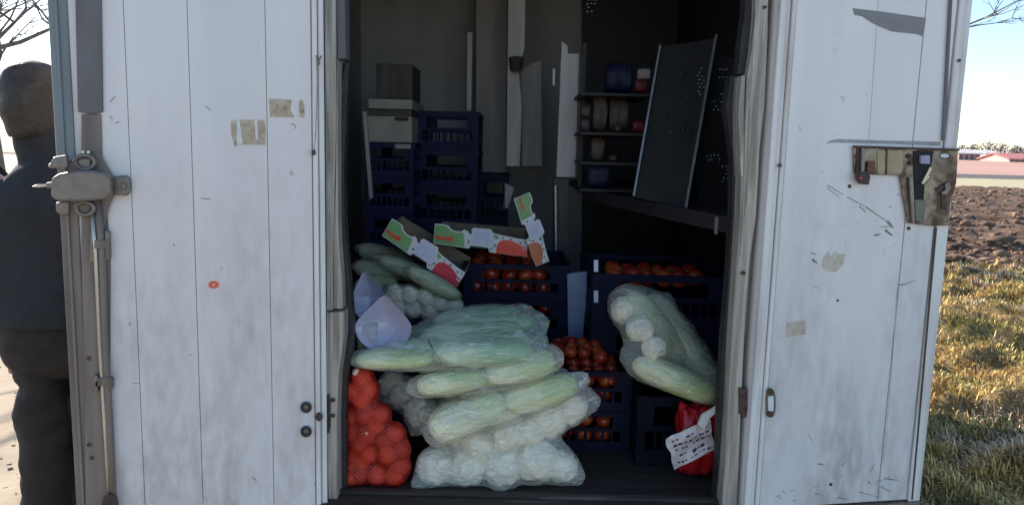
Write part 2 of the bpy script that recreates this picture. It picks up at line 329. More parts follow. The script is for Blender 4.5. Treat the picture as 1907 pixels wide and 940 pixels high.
blades('grass', 130000, (.42, .92), (2.6, YG), h_near, M['blade'], label='matted dry yellow and green grass lit by low sun beside the right door')
# clods on the ploughed field (one mass)
ic = bmesh.new(); bmesh.ops.create_icosphere(ic, subdivisions=1, radius=1); icv = np.array([v.co[:] for v in ic.verts]); icf = np.array([[v.index for v in q.verts] for q in ic.faces]); ic.free()
Vs = []; Fs = []; k = 0
for i in range(6000):
    y = YG+28*random.random()**1.8; x = y*random.uniform(.4, .95); r = .024*math.exp(random.gauss(0, .55))*(1+y*.02)
    vv = icv*(np.array([r*random.uniform(.8, 1.8), r*random.uniform(.7, 1.3), r*random.uniform(.5, .9)]))*(1+.25*rng.standard_normal((12, 1)))+np.array([x, y, h_field(x, y)+.03])
    Vs.append(vv); Fs.append(icf+k); k += 12
for i in range(700):
    y = YG-1.6*random.random()**2; x = y*random.uniform(.45, .95); r = random.uniform(.015, .05)
    Vs.append(icv*np.array([r*1.5, r, r*.7])*(1+.25*rng.standard_normal((12, 1)))+np.array([x, y, h_near(x, y)+.02])); Fs.append(icf+k); k += 12
M['clod'] = mat('soil_clods', (.10, .058, .036), (.23, .145, .095), 1.6, .95, .3, island=.5)
setmesh_np('soil_clods', np.concatenate(Vs), np.concatenate(Fs), M['clod'], kind='stuff', label='brown soil clods thrown up over the ploughed field', cat='soil')
# pebbles/clumps of the dirt track, left
Vs = []; Fs = []; k = 0
for i in range(1500):
    y = 2+16*random.random()**1.5; x = -y*random.uniform(.4, 1.0)-.3; r = random.uniform(.003, .013)
    vv = icv*(np.array([r*1.3, r, r*.6]))*(1+.2*rng.standard_normal((12, 1)))+np.array([x, y, h_left(x, y)+.004]); Vs.append(vv); Fs.append(icf+k); k += 12
setmesh_np('pebbles', np.concatenate(Vs), np.concatenate(Fs), mat('pebbles', (.28, .22, .17), (.36, .29, .23), 4, .9, island=.2), kind='stuff', label='small pale stones scattered over the sunlit dirt track', cat='stones')

# ---------------------------------------------------------------- far buildings and trees
def Pg(px, py, Y): return P(px, py, Y)
M['brick_red'] = mat('pinkish_red_roof', (.5, .2, .19), (.42, .16, .15), .6, .8)
M['farwall'] = mat('grey_lilac_wall', (.34, .31, .36), (.28, .26, .31), .5, .8)
M['farroof'] = mat('pale_metal_roof', (.6, .57, .56), (.5, .48, .48), .5, .6)
M['farwin'] = mat('dark_window', (.08, .08, .1), (.1, .1, .12), 1, .3)
M['farwallpink'] = mat('pink_plaster', (.52, .33, .32), (.46, .29, .28), .5, .85)
def house(px0, px1, pyroof, pyeave, Y, depth, wallm, roofm, nwin, label, name='far_house'):
    a = P(px0, pyeave, Y); b = P(px1, pyeave, Y); x0, x1 = a.x, b.x; ze = a.z; zr = P((px0+px1)/2, pyroof, Y).z; z0 = 1.0
    t = empty(name, ((x0+x1)/2, Y+depth/2, z0), label, 'building')
    g = G(); g.add([(x0, Y, z0), (x1, Y, z0), (x1, Y+depth, z0), (x0, Y+depth, z0), (x0, Y, ze), (x1, Y, ze), (x1, Y+depth, ze), (x0, Y+depth, ze), (x0, Y+depth/2, zr-.1), (x1, Y+depth/2, zr-.1)],
        [(0, 1, 5, 4), (2, 3, 7, 6), (0, 4, 8, 7, 3), (1, 2, 6, 9, 5)]); g.out('wall', wallm, t)
    g = G(); e = .6
    for s, y0, y1 in ((0, Y-e, Y+depth/2), (1, Y+depth+e, Y+depth/2)):
        g.prism([(x0-e, y0, ze-.1), (x1+e, y0, ze-.1), (x1+e, y1, zr), (x0-e, y1, zr)], (0, 0, .25))
    g.out('roof', roofm, t)
    for i in range(nwin):
        cx = x0+(x1-x0)*(i+.5)/nwin; wz = z0+(ze-z0)*.55; hw = min(1.0, (x1-x0)/nwin*.3)
        G().box(cx-hw, cx+hw, Y-.06, Y+.04, wz-.7, wz+.8).out('window', M['farwin'], t)
    return t
house(1786, 1826, 279, 286, 235, 14, M['farwallpink'], M['farroof'], 4, 'long low shed with pale roof nearest the right door on the horizon')
house(1838, 1862, 281, 286, 245, 12, M['farwall'], M['farroof'], 3, 'grey lilac building between the pale shed and the red roofed house')
house(1880, 1930, 287, 297, 215, 14, M['farwallpink'], M['brick_red'], 5, 'pink house with red roof at the right edge of the horizon')
house(1700, 1770, 284, 291, 260, 12, M['farwall'], M['brick_red'], 5, 'low red roofed building on the horizon hidden behind the right door')
M['twig'] = mat('hazy_winter_twigs', (.17, .15, .17), (.24, .21, .22), .3, .9)
def far_tree(px, pytop, Y, wpx, label):
    b = P(px, 305, Y); top = P(px, pytop, Y).z; wd = wpx*Y/F/2; b.z = 1.5
    t = empty('far_tree', b, label, 'tree', 'trees along the horizon')
    G().tube([b, b+Vector((0, 0, (top-b.z)*.5)), b+Vector((.2, 0, (top-b.z)*.85))], [.35, .25, .05], 6).out('trunk', M['bark'], t)
    V = []; Fc = []
    c = Vector((b.x, b.y, b.z+(top-b.z)*.58)); H = (top-b.z)*.45
    for i in range(500):
        d = Vector((random.gauss(0, 1), random.gauss(0, 1), random.gauss(0, 1))).normalized()*random.random()**.4
        q = c+Vector((d.x*wd, d.y*wd, d.z*H))*(1+.25*noise.noise(d*2+b)); s = .45
        k = len(V); V += [q+Vector([random.uniform(-s, s) for _ in range(3)]) for _ in range(3)]; Fc.append((k, k+1, k+2))
    link('crown', V, Fc, M['twig'], t)
for i, (px, pt, Y, wp) in enumerate([(1790, 271, 280, 22), (1812, 268, 300, 26), (1838, 263, 290, 30), (1862, 266, 310, 26), (1890, 270, 280, 26), (1915, 266, 300, 30), (1770, 270, 300, 25)]):
    far_tree(px, pt, Y, wp, ['hazy bare tree on the horizon beside the edge of the right door', 'hazy tree behind the long pale roofed shed', 'tallest hazy tree on the horizon behind the grey lilac building', 'hazy tree right of the tallest one on the horizon', 'hazy tree behind the red roofed house on the right', 'hazy tree at the right border of the picture', 'hazy horizon tree hidden behind the edge of the right door'][i])

def bare_tree(base, h, spread, label, seed, lean=(0, 0), n0=8, tw=.013):
    random.seed(seed); t = empty('bare_tree', base, label, 'tree', 'bare winter trees')
    gt = G(); gb = G(); B = Vector(base)
    top = B+Vector((lean[0], lean[1], h)); pts = [B.lerp(top, i/6)+Vector((random.uniform(-.08, .08), random.uniform(-.08, .08), 0)) for i in range(7)]
    gt.tube(pts, [h*.035*(1-.13*i) for i in range(7)], 10)
    def br(p, d, L, r, dep):
        q = [p]; dd = d.copy()
        for i in range(4):
            dd = (dd+Vector((random.uniform(-.25, .25), random.uniform(-.25, .25), random.uniform(-.12, .22)))).normalized(); q.append(q[-1]+dd*L/4)
        (gb).tube(q, [r, r*.8, r*.6, r*.45, r*.25], 5 if dep else 7, cap=False)
        if dep < 3:
            for i in range(5 if dep < 2 else 4):
                s = random.randint(1, 4); e = (dd+Vector((random.uniform(-1, 1), random.uniform(-1, 1), random.uniform(-.5, .8)))).normalized()
                br(q[s], e, L*random.uniform(.4, .65), r*.5, dep+1)
    for i in range(n0):
        k = random.uniform(.3, .98); a = 2*math.pi*i/n0*1.6+random.random()
        br(B.lerp(top, k), Vector((math.cos(a), math.sin(a), random.uniform(.25, .8))).normalized(), spread*(1.1-.5*k), h*tw, 0)
    gt.out('trunk', M['bark'], t, smooth=True); gb.out('branches', M['bark'], t)
    random.seed(seed+1); return t
bare_tree((-5.3, 7.6, -.02), 4.6, 2.1, 'bare winter tree in the glowing sky behind the left door', 11, n0=20, tw=.006)
bare_tree((5.05, 10.5, -.02), 5.2, 1.9, 'bare tree whose thin twigs show past the top of the right door', 29, n0=12, tw=.0045)

# ================================================================ THE TRUCK
YD = 1.95
zf = P(953, 938, YD).z
XL = P(640, 470, YD).x; XR = P(1385, 470, YD).x; XLo = P(607, 470, YD).x; XRo = P(1436, 470, YD).x
ZT = zf+2.05; YB = 4.7; XWL = -.98; XWR = .98
truck = empty('box_truck', ((XL+XR)/2, 3.2, 0), 'white box truck with both rear doors swung open on its load', 'truck')
G().box(XWL, XWR, YD+.03, YB, zf-.09, zf).out('cargo_floor', M['floor'], truck)
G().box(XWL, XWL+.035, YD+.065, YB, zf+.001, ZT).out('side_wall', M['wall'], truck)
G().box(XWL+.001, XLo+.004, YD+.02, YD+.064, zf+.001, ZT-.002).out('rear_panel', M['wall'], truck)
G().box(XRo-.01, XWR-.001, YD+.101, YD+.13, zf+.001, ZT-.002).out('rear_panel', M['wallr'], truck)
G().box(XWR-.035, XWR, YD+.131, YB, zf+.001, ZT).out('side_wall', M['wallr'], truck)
G().box(XWL+.036, XWR-.036, YB-.04, YB, zf+.001, ZT-.001).out('front_wall', M['wall'], truck)
G().box(XWL, XWR, YD+.02, YB, ZT+.001, ZT+.05).out('roof', M['wall'], truck)
# sill, step rail
bevel(G().box(XLo-.02, XRo+.02, YD-.05, YD+.029, zf-.14, zf+.004).out('sill', M['sill'], truck), .006)
G().box(XL-.02, XR+.02, YD+.03, YD+.05, zf+.001, zf+.012).out('sill_lip', M['sill'], truck)
# lower body
G().box(XLo+.15, XRo-.15, YD+.1, 4.88, .42, zf-.1).out('chassis', M['chassis'], truck)
bevel(G().box(XLo, XRo, YD-.02, YD+.08, .38, .46).out('rear_bumper', M['chassis'], truck), .01)
for sx in (XLo+.12, XRo-.12):
    for yy in (2.75, 4.2):
        wg = G(); wg.tube([(sx-.09, yy, .33), (sx+.09, yy, .33)], .33, 28); wh = wg.out('wheel', M['tyre'], truck); bevel(wh, .02)
# jambs: polygons following the photographed profile (worn, slightly bent metal)
def jambpoly(name, pts, y0, th, m, lab=None):
    g = G(); g.prism([P(a, b, y0) for a, b in pts], (0, th, 0)); return bevel(g.out(name, m, truck, label=lab), .002, 1)
jambpoly('jamb', [(603, -60), (624, -60), (626, 200), (623, 330), (620, 480), (619, 578), (608, 578), (606, 300)], YD, .09, M['jamb'])
jambpoly('jamb_lip', [(625.5, -60), (641, -60), (644, 110), (628, 110)], YD+.012, .05, M['sealgrey'])
jambpoly('jamb_lip', [(628, 111), (626, 250), (625, 330), (622, 420), (621, 575), (638, 575), (636, 520), (631, 455), (629, 400), (629, 330), (628.5, 250), (629.5, 111)], YD+.008, .08, M['jamb'])
jambpoly('jamb', [(608, 582), (640, 580), (640, 625), (636, 660), (630, 700), (627, 780), (628, 955), (611, 955), (607, 700)], YD-.004, .09, M['jamb'], 'lower length of bent metal jamb')
jambpoly('door_seal', [(640, 585), (638, 525), (632, 455), (630, 395), (630, 300), (629, 200), (642, 115), (650, 115), (640, 300), (641, 395), (644, 455), (651, 525), (657, 600), (655, 660), (645, 700), (643, 780), (645, 955), (628, 955), (627, 780), (630, 700), (637, 655)], YD+.05, .04, M['rubber'])
g = G()
for a, b in ((742, 771), (771, 800)):
    g.prism([P(613, a, YD-.01), P(623, a, YD-.01), P(623, a+6, YD-.01), P(615, a+6, YD-.01), P(615, b-4, YD-.01), P(613, b-4, YD-.01)], (0, .004, 0))
g.prism([P(608, 735, YD-.012), P(613, 735, YD-.012), P(613, 806, YD-.012), P(608, 806, YD-.012)], (0, .006, 0)); g.out('hinge_bracket', M['dark'], truck)
# right jamb
jambpoly('jamb', [(1408, -60), (1446, -60), (1442, 60), (1437, 200), (1430, 330), (1424, 420), (1415, 520), (1408, 640), (1404, 800), (1400, 955), (1379, 955), (1382, 760), (1386, 640), (1391, 500), (1396, 400), (1400, 300), (1404, 100)], YD+.02, .08, M['jambdark'])
jambpoly('jamb_lip', [(1408, -60), (1432, -60), (1430, 60), (1424, 200), (1415, 280), (1409, 400), (1398, 480), (1392, 560), (1386, 640), (1380, 770), (1372, 955), (1343, 955), (1349, 880), (1356, 760), (1362, 640), (1370, 520), (1378, 400), (1381, 300), (1392, 141), (1399, 100), (1406, 30)], YD, .09, M['jamb'])
jambpoly('jamb_rib', [(1380, 141), (1388, 141), (1386, 230), (1385, 330), (1380, 330), (1377, 260), (1376, 200)], YD-.006, .07, M['jamb'])
jambpoly('jamb_rib', [(1390, 143), (1396, 143), (1391, 300), (1384, 480), (1379, 480), (1386, 300)], YD-.004, .07, M['jamb'])
jambpoly('door_seal', [(1392, -60), (1408, -60), (1404, 100), (1396, 139), (1374, 139), (1380, 80), (1388, 20)], YD+.03, .05, M['rubber'])
jambpoly('door_seal', [(1376, 141), (1374, 205), (1370, 215), (1376, 260), (1380, 300), (1378, 400), (1371, 500), (1362, 640), (1356, 760), (1348, 880), (1343, 955), (1330, 955), (1337, 880), (1341, 760), (1347, 640), (1357, 520), (1364, 400), (1366, 300), (1358, 240), (1352, 200), (1362, 141)], YD+.05, .05, M['rubber'])
g = G()
for (a, b, r) in ((1384, 508, 4), (1419, 519, 3), (1424, 14, 3)):
    c = P(a, b, YD-.002); g.tube([c, c-Vector((0, .004, 0))], r*pxs(YD), 8)
g.out('screw', M['dark'], truck)
G().prism([P(a, b, YD-.006) for a, b in ((1376, 722), (1389, 722), (1392, 760), (1388, 778), (1377, 770))], (0, .01, 0)).out('hinge_bracket', M['dark'], truck)
# hinge side filler strips so that nothing shows between jamb and door (the folded hinge leaf)
jambpoly('hinge_leaf', [(1443, -60), (1462, -60), (1445, 200), (1437, 330), (1426, 480), (1414, 640), (1405, 800), (1401, 955), (1393, 955), (1399, 800), (1405, 640), (1416, 480), (1428, 330), (1436, 200)], YD+.012, .05, M['jambdark'])

# ---------------------------------------------------------------- doors
class Plane:
    def __init__(s, o, u): s.o = Vector(o); s.u = Vector(u).normalized(); s.n = Vector((s.u.y, -s.u.x, 0)); s.n = s.n if s.n.y < 0 else -s.n
    def pt(s, px, py, h=0): return onplane(px, py, s.o+s.n*h, s.n)
    def poly(s, name, pts, h0, h1, m, parent, label=None, bev=0, **k):
        g = G(); g.prism([s.pt(a, b, h0) for a, b in pts], s.n*(h1-h0)); o = g.out(name, m, parent, label=label, **k)
        return bevel(o, bev) if bev else o
    def ux(s, px): return (s.pt(px, 470)-s.o).dot(s.u)
    def slab(s, name, pxa, pxb, z0, z1, h0, h1, m, parent, bev=0, label=None):
        a, b = s.ux(pxa), s.ux(pxb); p = [s.o+s.u*a, s.o+s.u*b]
        g = G(); q = [Vector((p[0].x, p[0].y, z0)), Vector((p[1].x, p[1].y, z0)), Vector((p[1].x, p[1].y, z1)), Vector((p[0].x, p[0].y, z1))]
        g.prism([v+s.n*h0 for v in q], s.n*(h1-h0)); o = g.out(name, m, parent, label=label)
        return bevel(o, bev) if bev else o
    def rod(s, pts, r, h, n=12):
        g = G(); g.tube([s.pt(a, b, h) for a, b in pts], r, n); return g
# left door: outer edge swung a little towards the camera
hl = P(606, 470, YD-.02); ol = P(115, 470, 1.76)
DL = Plane((hl.x, hl.y, 0), (ol.x-hl.x, ol.y-hl.y, 0))
z0d, z1d = zf-.06, ZT+.02
doorL = DL.slab('door', 150, 604, z0d, z1d, -.045, 0, M['rim'], truck, label='left rear door with six vertical panels and a worn lock rod')
edges = [193, 251, 364, 502, 583]
for i in range(4):
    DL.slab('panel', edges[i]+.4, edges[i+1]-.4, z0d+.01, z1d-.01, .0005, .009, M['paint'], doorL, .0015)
DL.slab('edge_trim', 584.5, 594, z0d, z1d, .0005, .014, M['rim'], doorL, .003)
DL.slab('edge_trim', 595.5, 606, z0d, z1d, .0005, .007, M['rim'], doorL, .003)
zsplit = DL.pt(150, 300).z
DL.slab('door_edge', 115, 151, zsplit, z1d, -.06, .004, M['edgeblue'], doorL, .004)
DL.slab('door_edge', 116, 151, z0d, zsplit-.002, -.06, .004, M['edgelow'], doorL, .004)
DL.slab('edge_rib', 128, 134, zsplit, z1d, .0045, .010, M['edgeblue'], doorL, .002)
DL.slab('edge_rib', 128, 134, z0d, zsplit-.002, .0045, .010, M['edgelow'], doorL, .002)
DL.poly('seal_strip', [(140, -60), (189, -60), (193, 208), (184, 212), (170, 212), (146, 209)], .0095, .016, M['sealgrey'], doorL, bev=.002)
DL.poly('seal_strip', [(152, 213), (189, 213), (192, 300), (207, 470), (206, 700), (216, 960), (160, 960), (158, 700), (152, 470)], .0095, .013, M['edgelow'], doorL, bev=.002)
# lock rod, with a thin bright rod standing for its highlight line
DL.rod([(171, 390), (178, 470), (186, 640), (196, 800), (205, 960)], .0045, .030).out('lock_rod', M['brightrod'], doorL, smooth=True)
DL.rod([(181, 370), (190, 470), (195, 640), (205, 800), (212, 960)], .0085, .026).out('lock_rod', M['edgelow'], doorL, smooth=True)
for (x, y) in ((190, 455), (196, 710)):
    hh = 31 if y < 500 else 15
    br = DL.poly('rod_bracket', [(x-18, y-hh), (x-10, y-hh), (x-10, y-4), (x-14, y-4), (x-14, y+5), (x-10, y+5), (x-10, y+hh), (x-20, y+hh)], .014, .032, M['steel'], doorL, bev=.002)
    DL.poly('rod_bracket', [(x+8, y-hh+2), (x+17, y-hh+6), (x+18, y+hh-6), (x+9, y+hh)], .010, .030, M['steel'], doorL, bev=.002)
    DL.poly('rod_clip', [(x-14, y-8), (x+14, y-8), (x+14, y+8), (x-14, y+8)], .034, .038, M['jambdark'], doorL, bev=.002)
DL.poly('rod_foot', [(192, 925), (205, 916), (219, 922), (225, 960), (188, 960)], .034, .04, M['dark'], doorL, bev=.003)
# lock gear
DL.poly('lock_housing', [(118, 322), (150, 316), (178, 316), (200, 320), (213, 328), (214, 360), (205, 370), (150, 374), (116, 372), (103, 366), (104, 330)], .036, .072, M['steel'], doorL, bev=.006)
DL.poly('lock_plate', [(168, 290), (184, 280), (206, 318), (214, 330), (214, 362), (204, 386), (196, 420), (186, 428), (168, 420)], .0165, .022, M['edgelow'], doorL, bev=.002)
DL.poly('lock_lug', [(212, 328), (240, 326), (245, 335), (244, 358), (239, 364), (214, 362)], .010, .030, M['steel'], doorL, bev=.004)
c = DL.pt(231, 347, .031)
G().tube([c, c+DL.n*.006], .0085, 6).out('bolt', M['jambdark'], doorL)
c2 = DL.pt(231, 347, .0375); G().tube([c2, c2+DL.n*.002], .0045, 10).out('bolt', M['steel'], doorL)
DL.poly('latch_lever', [(96, 308), (104, 292), (128, 288), (131, 312), (98, 313)], .05, .07, M['steel'], doorL, bev=.004)
DL.poly('latch_lever', [(107, 376), (132, 374), (132, 398), (122, 402), (108, 394)], .045, .062, M['steel'], doorL, bev=.004)
DL.poly('latch_tip', [(60, 347), (70, 343), (90, 343), (90, 347), (72, 349)], .05, .056, M['brightrod'], doorL, bev=.001)  # lever end made bright to paint in its glint
DL.poly('latch_tip', [(88, 340), (118, 336), (118, 352), (88, 350)], .045, .057, M['steel'], doorL, bev=.003)
DL.poly('latch_tip', [(92, 306), (97, 303), (100, 309), (94, 312)], .055, .066, M['brightrod'], doorL, bev=.001)  # bright chip painting the glint on the lever corner
for cy, r1 in ((302, .016), (388, .015)):
    g = G(); c = DL.pt(158, cy, .04); ax = DL.u; N_ = 20
    g.tube([c+(DL.u*math.cos(2*math.pi*k/N_)*1.25+Vector((0, 0, 1))*math.sin(2*math.pi*k/N_))*r1 for k in range(N_+1)], .0052, 8, cap=False); g.out('rod_eye', M['steel'], doorL, smooth=True)
DL.poly('rod_eye_block', [(143, 294), (172, 294), (172, 318), (143, 318)], .0165, .036, M['steel'], doorL, bev=.004)
DL.poly('rod_eye_block', [(143, 377), (174, 377), (172, 398), (145, 398)], .0165, .036, M['edgelow'], doorL, bev=.004)
DL.poly('pin', [(153, 281), (158, 281), (158, 290), (153, 290)], .03, .036, M['brightrod'], doorL); DL.poly('pin', [(163, 281), (168, 281), (168, 290), (163, 290)], .03, .036, M['brightrod'], doorL)
for a, b in ((165, 667), (166, 827), (171, 852)):
    c = DL.pt(a, b, .013); G().tube([c, c+DL.n*.003], .005, 10).out('rivet', M['dark'], doorL)
# tape remnants, sticker, rubber buffers, scratches, pull wire
DL.poly('tape_remnant', [(430, 226), (445, 223), (492, 224), (495, 245), (494, 270), (445, 269), (437, 273), (431, 250)], .0092, .0102, M['tapebeige'], doorL)
DL.poly('tape_strip', [(441, 224), (446, 224), (452, 268), (441, 268)], .0103, .0108, M['whitecard'], doorL)
DL.poly('tape_strip', [(474, 224), (479, 224), (481, 262), (476, 258)], .0103, .0108, M['whitecard'], doorL)
DL.poly('tape_remnant', [(501, 185), (520, 184), (543, 187), (541, 203), (551, 219), (503, 218)], .0092, .0102, M['tapebeige'], doorL)
DL.poly('tape_strip', [(543, 190), (552, 196), (548, 206), (555, 218), (549, 219), (541, 204)], .0103, .0108, M['whitecard'], doorL)
DL.poly('tape_remnant', [(558, 188), (563, 186), (567, 200), (567, 219), (560, 219), (556, 204)], .0092, .0102, M['tapebeige'], doorL)
def disc(pl, cx, cy, r, h0, h1, m, name, par, n=20, sy=1):
    g = G(); g.prism([pl.pt(cx+r*math.cos(2*math.pi*k/n), cy+r*sy*math.sin(2*math.pi*k/n), h0) for k in range(n)], pl.n*(h1-h0)); return g.out(name, m, par)
disc(DL, 398, 530, 10, .0092, .0102, M['redprint'], 'round_sticker', doorL, sy=.7)
disc(DL, 398, 530, 5.2, .0103, .0107, M['orangeprint'], 'sticker_emblem', doorL, sy=.7)
disc(DL, 398, 530, 2.2, .0108, .0111, M['whitecard'], 'sticker_emblem', doorL, sy=.7)
for cx, cy in ((570, 757), (570, 802)):
    b_ = disc(DL, cx, cy, 10.5, .0092, .017, M['rubber'], 'rubber_buffer', doorL); bevel(b_, .003)
    disc(DL, cx, cy, 4, .0172, .0195, M['steel'], 'buffer_screw', doorL, 10)
disc(DL, 594, 775, 7, .0145, .018, M['dark'], 'rust_hole', doorL, 8, 1.2)
g = G()
marks = [((383, 198), (393, 206)), ((541, 230), (551, 234)), ((551, 234), (550, 240)), ((538, 322), (546, 326)), ((374, 369), (392, 371)), ((245, 713), (258, 713)), ((205, 190), (214, 180)), ((322, 454), (326, 458)),
         ((410, 498), (416, 500)), ((541, 318), (546, 324)), ((586, 385), (588, 395)), ((583, 400), (588, 412)), ((587, 545), (592, 560)), ((215, 230), (222, 226)), ((204, 217), (210, 222)), ((470, 888), (478, 894)), ((586, 900), (592, 920)), ((352, 660), (358, 660)), ((240, 600), (243, 606))]
for (a, b), (c_, d_) in marks:
    q0, q1 = DL.pt(a, b, .0094), DL.pt(c_, d_, .0094); dv = (q1-q0).normalized(); sd = dv.cross(DL.n)*.0012
    g.prism([q0-sd, q1-sd*.3, q1+sd*1.2, q0+sd*.5], DL.n*.0004)
g.out('scratches', M['scuff'], doorL, kind='stuff')
g = G(); random.seed(5)
for i in range(34):
    x = random.uniform(200, 600); y = random.uniform(30, 935); l = random.uniform(2, 9); a = random.gauss(0, .6)+(math.pi/2 if random.random() < .5 else 0)
    if any(abs(x-e) < 10 for e in edges): continue
    q0, q1 = DL.pt(x, y, .0093), DL.pt(x+l*math.cos(a), y+l*math.sin(a), .0093); dv = (q1-q0).normalized(); sd = dv.cross(DL.n)*.0007
    g.prism([q0-sd, q1-sd*.3, q1+sd*.3, q0+sd*.5], DL.n*.0003)
g.out('scratches', M['pencil'], doorL, kind='stuff')
g = G(); g.tube([DL.pt(a, b, .019) for a, b in ((589, 105), (591, 150), (589, 220), (587, 262), (584, 280))], .0011, 6)
g.out('pull_wire', M['scuff'], doorL)
disc(DL, 584, 284, 4, .0145, .022, M['dark'], 'wire_anchor', doorL, 8, 1.4)
g = G(); g.tube([DL.pt(a, b, .017) for a, b in ((589, 103), (594, 110), (595, 122))], .0018, 6); g.tube([DL.pt(a, b, .017) for a, b in ((599, 104), (594, 112))], .0018, 6); g.out('wire_hook', M['steel'], doorL)

# right door
hr = P(1438, 470, YD-.01); orr = P(1758, 470, 2.03)
DR = Plane((hr.x, hr.y, 0), (orr.x-hr.x, orr.y-hr.y, 0))
zr0 = DR.pt(1560, 937).z
doorR = DR.slab('door', 1417, 1757, zr0, z1d, -.045, 0, M['rim'], truck, label='right rear door with cut-out lock recess and tape patches')
DR.slab('edge_trim', 1417, 1428, zr0, z1d, .0005, .012, M['rim'], doorR, .003)
DR.slab('edge_trim', 1429, 1437, zr0, z1d, .0005, .006, M['rim'], doorR, .002)
DR.slab('edge_trim', 1438, 1445, zr0, z1d, .0005, .012, M['rim'], doorR, .003)
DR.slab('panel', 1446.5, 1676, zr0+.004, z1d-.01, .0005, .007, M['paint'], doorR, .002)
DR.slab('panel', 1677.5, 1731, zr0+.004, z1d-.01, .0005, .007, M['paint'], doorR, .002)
DR.slab('edge_trim', 1735, 1757.5, zr0-.003, z1d, .0005, .010, M['rim'], doorR, .004)
DR.slab('bottom_trim', 1417, 1757, zr0-.014, zr0-.004, -.045, .014, M['jambdark'], doorR, .003)
DR.poly('trim_rib', [(1769, -40), (1774, -40), (1758, 262), (1753, 262)], .0102, .014, M['sealgrey'], doorR)
DR.poly('tape_patch', [(1588, 16), (1640, 22), (1724, 34), (1721, 50), (1718, 68), (1708, 64), (1660, 59), (1638, 50), (1622, 42), (1606, 31), (1591, 28)], .0072, .0082, M['tapegrey'], doorR)
DR.poly('label_patch', [(1465, 600), (1500, 597), (1501, 622), (1466, 627)], .0072, .0080, mat('faded_label', (.42, .34, .26), (.52, .45, .37), 60, .6), doorR)
DR.poly('label_patch', [(1531, 498), (1533, 480), (1542, 468), (1548, 478), (1556, 466), (1562, 474), (1575, 472), (1570, 492), (1556, 506), (1542, 505)], .0072, .0080, mat('peeled_label', (.46, .40, .30), (.58, .52, .44), 50, .6), doorR)
DR.poly('scrape', [(1545, 262), (1560, 259), (1650, 262), (1752, 264), (1752, 272), (1650, 268), (1560, 266), (1544, 266)], .0072, .0077, mat('grey_scrape', (.36, .34, .34), (.26, .24, .24), 40, .6), doorR)
# buffer bracket on the hinge side
g = G(); n = 22
g.prism([DR.pt(1434+9*math.cos(2*math.pi*k/n), 749+27*math.copysign(abs(math.sin(2*math.pi*k/n))**.6, math.sin(2*math.pi*k/n)), .0125) for k in range(n)], DR.n*.006); bevel(g.out('buffer_bracket', M['steel'], doorR), .002)
DR.poly('buffer_block', [(1429, 736), (1439, 736), (1439, 764), (1429, 764)], .0187, .026, M['whitecard'], doorR, bev=.003)
disc(DR, 1434, 728, 6, .0187, .022, M['dark'], 'buffer_screw', doorR, 12); disc(DR, 1433, 770, 6, .0187, .022, M['dark'], 'buffer_screw', doorR, 12)
# lock recess plate
Lp = [(1588, 271), (1640, 274), (1700, 275), (1783, 277), (1779, 340), (1768, 380), (1765, 420), (1730, 420), (1689, 415), (1683, 380), (1674, 327), (1625, 325), (1589, 322)]
DR.poly('lock_plate', Lp, .011, .015, M['steelworn'], doorR, bev=.001)
DR.poly('plate_ridge', [(1588, 271), (1783, 277), (1783, 281), (1588, 275)], .0152, .024, M['dark'], doorR, bev=.001)
DR.poly('plate_rib', [(1601, 276), (1607, 276), (1606, 322), (1600, 322)], .0152, .024, M['steel'], doorR, bev=.001)
DR.poly('plate_rib', [(1595, 276), (1599, 276), (1597, 322), (1593, 322)], .0152, .018, M['dark'], doorR)
DR.poly('plate_rib', [(1649, 277), (1652, 277), (1651, 325), (1648, 325)], .0152, .018, M['dark'], doorR)
DR.poly('plate_rib', [(1690, 330), (1697, 330), (1701, 414), (1695, 414)], .0152, .023, M['steel'], doorR, bev=.001)
DR.poly('plate_boss', [(1633, 280), (1680, 280), (1680, 322), (1634, 322)], .0152, .0165, mat('brassy_zinc', (.27, .22, .15), (.2, .155, .10), 20, .35, .1, metal=.5), doorR)
DR.poly('lock_knob', [(1592, 320), (1612, 319), (1615, 330), (1612, 344), (1598, 342), (1591, 332)], .0152, .03, M['dark'], doorR, bev=.003)
disc(DR, 1603, 332, 3, .0302, .031, M['redbag'], 'knob_center', doorR, 10)
DR.poly('rust_block', [(1613, 300), (1628, 300), (1628, 324), (1613, 324)], .0152, .021, mat('rusty_brown', (.1, .04, .02), (.16, .07, .04), 50, .7, .3), doorR, bev=.002)
DR.poly('slot_recess', [(1700, 281), (1738, 281), (1733, 312), (1722, 330), (1718, 395), (1712, 414), (1703, 414), (1702, 340)], .0152, .0168, M['board'], doorR)
DR.poly('catch_block', [(1711, 289), (1728, 289), (1728, 306), (1711, 305)], .0172, .026, mat('blue_grey_catch', (.3, .3, .42), (.25, .25, .36), 20, .4), doorR, bev=.002)
DR.poly('catch_spring', [(1716, 338), (1730, 310), (1733, 315), (1722, 336)], .0172, .022, M['brightrod'], doorR)
DR.poly('catch_spring', [(1714, 340), (1728, 327), (1729, 330), (1716, 343)], .0172, .0225, M['brightrod'], doorR)
DR.poly('slot_cover', [(1703, 372), (1724, 372), (1720, 412), (1705, 412)], .0172, .019, mat('dark_green_grey', (.1, .11, .08), (.14, .15, .11), 20, .5), doorR)
for cx, cy, r in ((1594, 291, 3), (1692, 291, 5), (1695, 303, 3), (1752, 348, 4), (1745, 352, 3)): disc(DR, cx, cy, r, .0152, .019, M['dark'], 'rivet', doorR, 8)
disc(DR, 1758, 290, 8, .0152, .018, M['whitecard'], 'plate_hole', doorR, 12, .5)
DR.poly('slot', [(1752, 362), (1760, 362), (1763, 392), (1753, 388)], .0152, .017, M['dark'], doorR)
